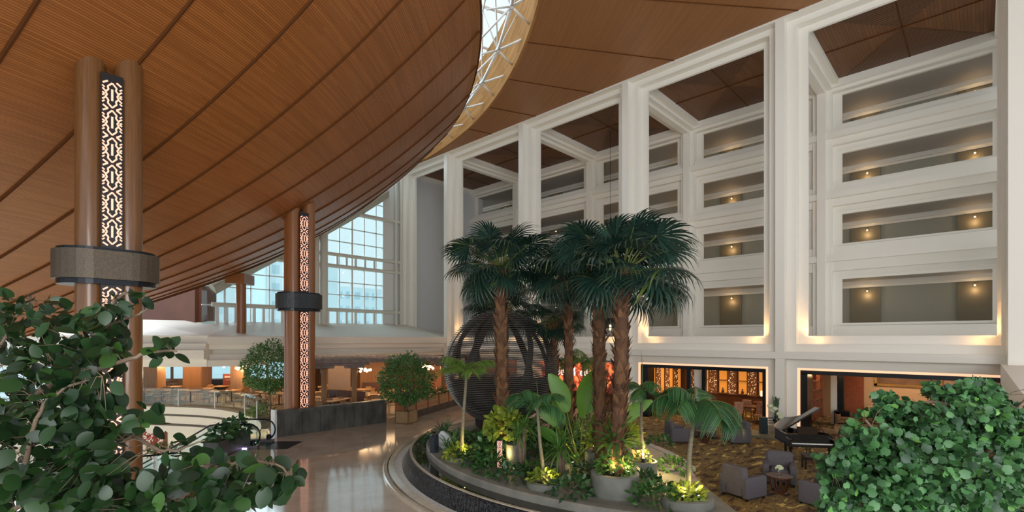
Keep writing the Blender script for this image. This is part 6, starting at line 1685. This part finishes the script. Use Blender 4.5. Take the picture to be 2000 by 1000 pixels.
SL = [(60, 605, 75, 30, 3.0, 3.7, 51), (15, 640, 60, 60, 3.0, 3.8, 64), (150, 660, 90, 42, 2.8, 3.5, 76), (215, 612, 42, 34, 2.8, 3.2, 37), (262, 590, 34, 14, 2.8, 3.1, 9), (90, 715, 110, 45, 2.7, 3.6, 128), (190, 700, 60, 30, 2.6, 3.2, 51), (312, 688, 32, 15, 2.7, 2.9, 11),
      (70, 800, 120, 60, 2.6, 3.7, 264), (175, 775, 55, 50, 2.6, 3.2, 90), (75, 900, 120, 72, 2.5, 3.6, 262), (185, 868, 58, 50, 2.5, 3.2, 90), (160, 965, 190, 55, 2.4, 3.4, 309), (285, 820, 30, 22, 2.6, 3.0, 17), (355, 880, 45, 22, 2.5, 2.8, 18),
      (390, 960, 110, 45, 2.4, 2.9, 103), (470, 940, 75, 42, 2.4, 2.8, 76), (545, 935, 38, 30, 2.5, 2.7, 28), (300, 985, 160, 30, 2.4, 2.9, 87)]
fg_tree('leafy tree with large round dark leaves filling the left foreground', 'round_leaved_tree', SL, 0, m_fl, LT, .104, BL, baseL, 0, 31, twigs=260)
FT = leaf_tpl(1, 1.12, 5, FANL, .14, .2)
baseR = at(1880, 1250, 4.0)
BR = [(.045, [(1880, 1250, 4.0), (1880, 1050, 4.0), (1870, 900, 4.1), (1890, 800, 4.2), (1880, 755, 4.3)]), (.03, [(1880, 1050, 4.0), (1800, 950, 3.9), (1730, 880, 3.8), (1690, 820, 3.8)]), (.03, [(1870, 950, 4.0), (1940, 870, 4.1), (1990, 800, 4.2), (2040, 740, 4.3)]),
      (.025, [(1880, 1050, 4.0), (1760, 1000, 3.7), (1680, 950, 3.6), (1630, 930, 3.6)]), (.02, [(1730, 880, 3.8), (1670, 860, 3.8), (1640, 850, 3.8)]), (.02, [(1890, 800, 4.2), (1820, 785, 4.1), (1760, 790, 4.1)])]
SR = [(1885, 775, 42, 26, 4.0, 4.6, 369), (1885, 830, 95, 50, 3.7, 4.8, 1358), (1985, 850, 50, 50, 3.8, 4.8, 438), (1800, 870, 90, 55, 3.6, 4.6, 1358), (1715, 905, 75, 70, 3.5, 4.4, 1050), (1770, 805, 55, 22, 3.9, 4.3, 283), (1745, 795, 30, 12, 3.9, 4.2, 86), (1668, 880, 38, 28, 3.6, 4.1, 240), (1645, 930, 42, 40, 3.5, 4.0, 326), (1850, 950, 150, 70, 3.3, 4.6, 2192), (1980, 950, 60, 80, 3.5, 4.6, 657), (1715, 975, 100, 40, 3.3, 4.1, 787), (1630, 985, 28, 22, 3.4, 3.7, 106), (1940, 780, 30, 22, 4.0, 4.5, 129), (1730, 775, 26, 9, 4.0, 4.2, 44), (1830, 765, 26, 14, 4.1, 4.4, 86), (1700, 808, 26, 9, 3.9, 4.1, 37), (1912, 752, 28, 10, 4.2, 4.5, 69), (1608, 905, 16, 12, 3.6, 3.8, 24), (1985, 800, 26, 14, 4.2, 4.5, 69), (1668, 838, 20, 16, 3.7, 4.0, 51)]
fg_tree('dense bush with small lobed green leaves filling the right foreground', 'lobed_leaved_tree', SR, 0, m_fr, FT, .058, BR, baseR, 0, 32, twigs=320, up=.3, face=.5)
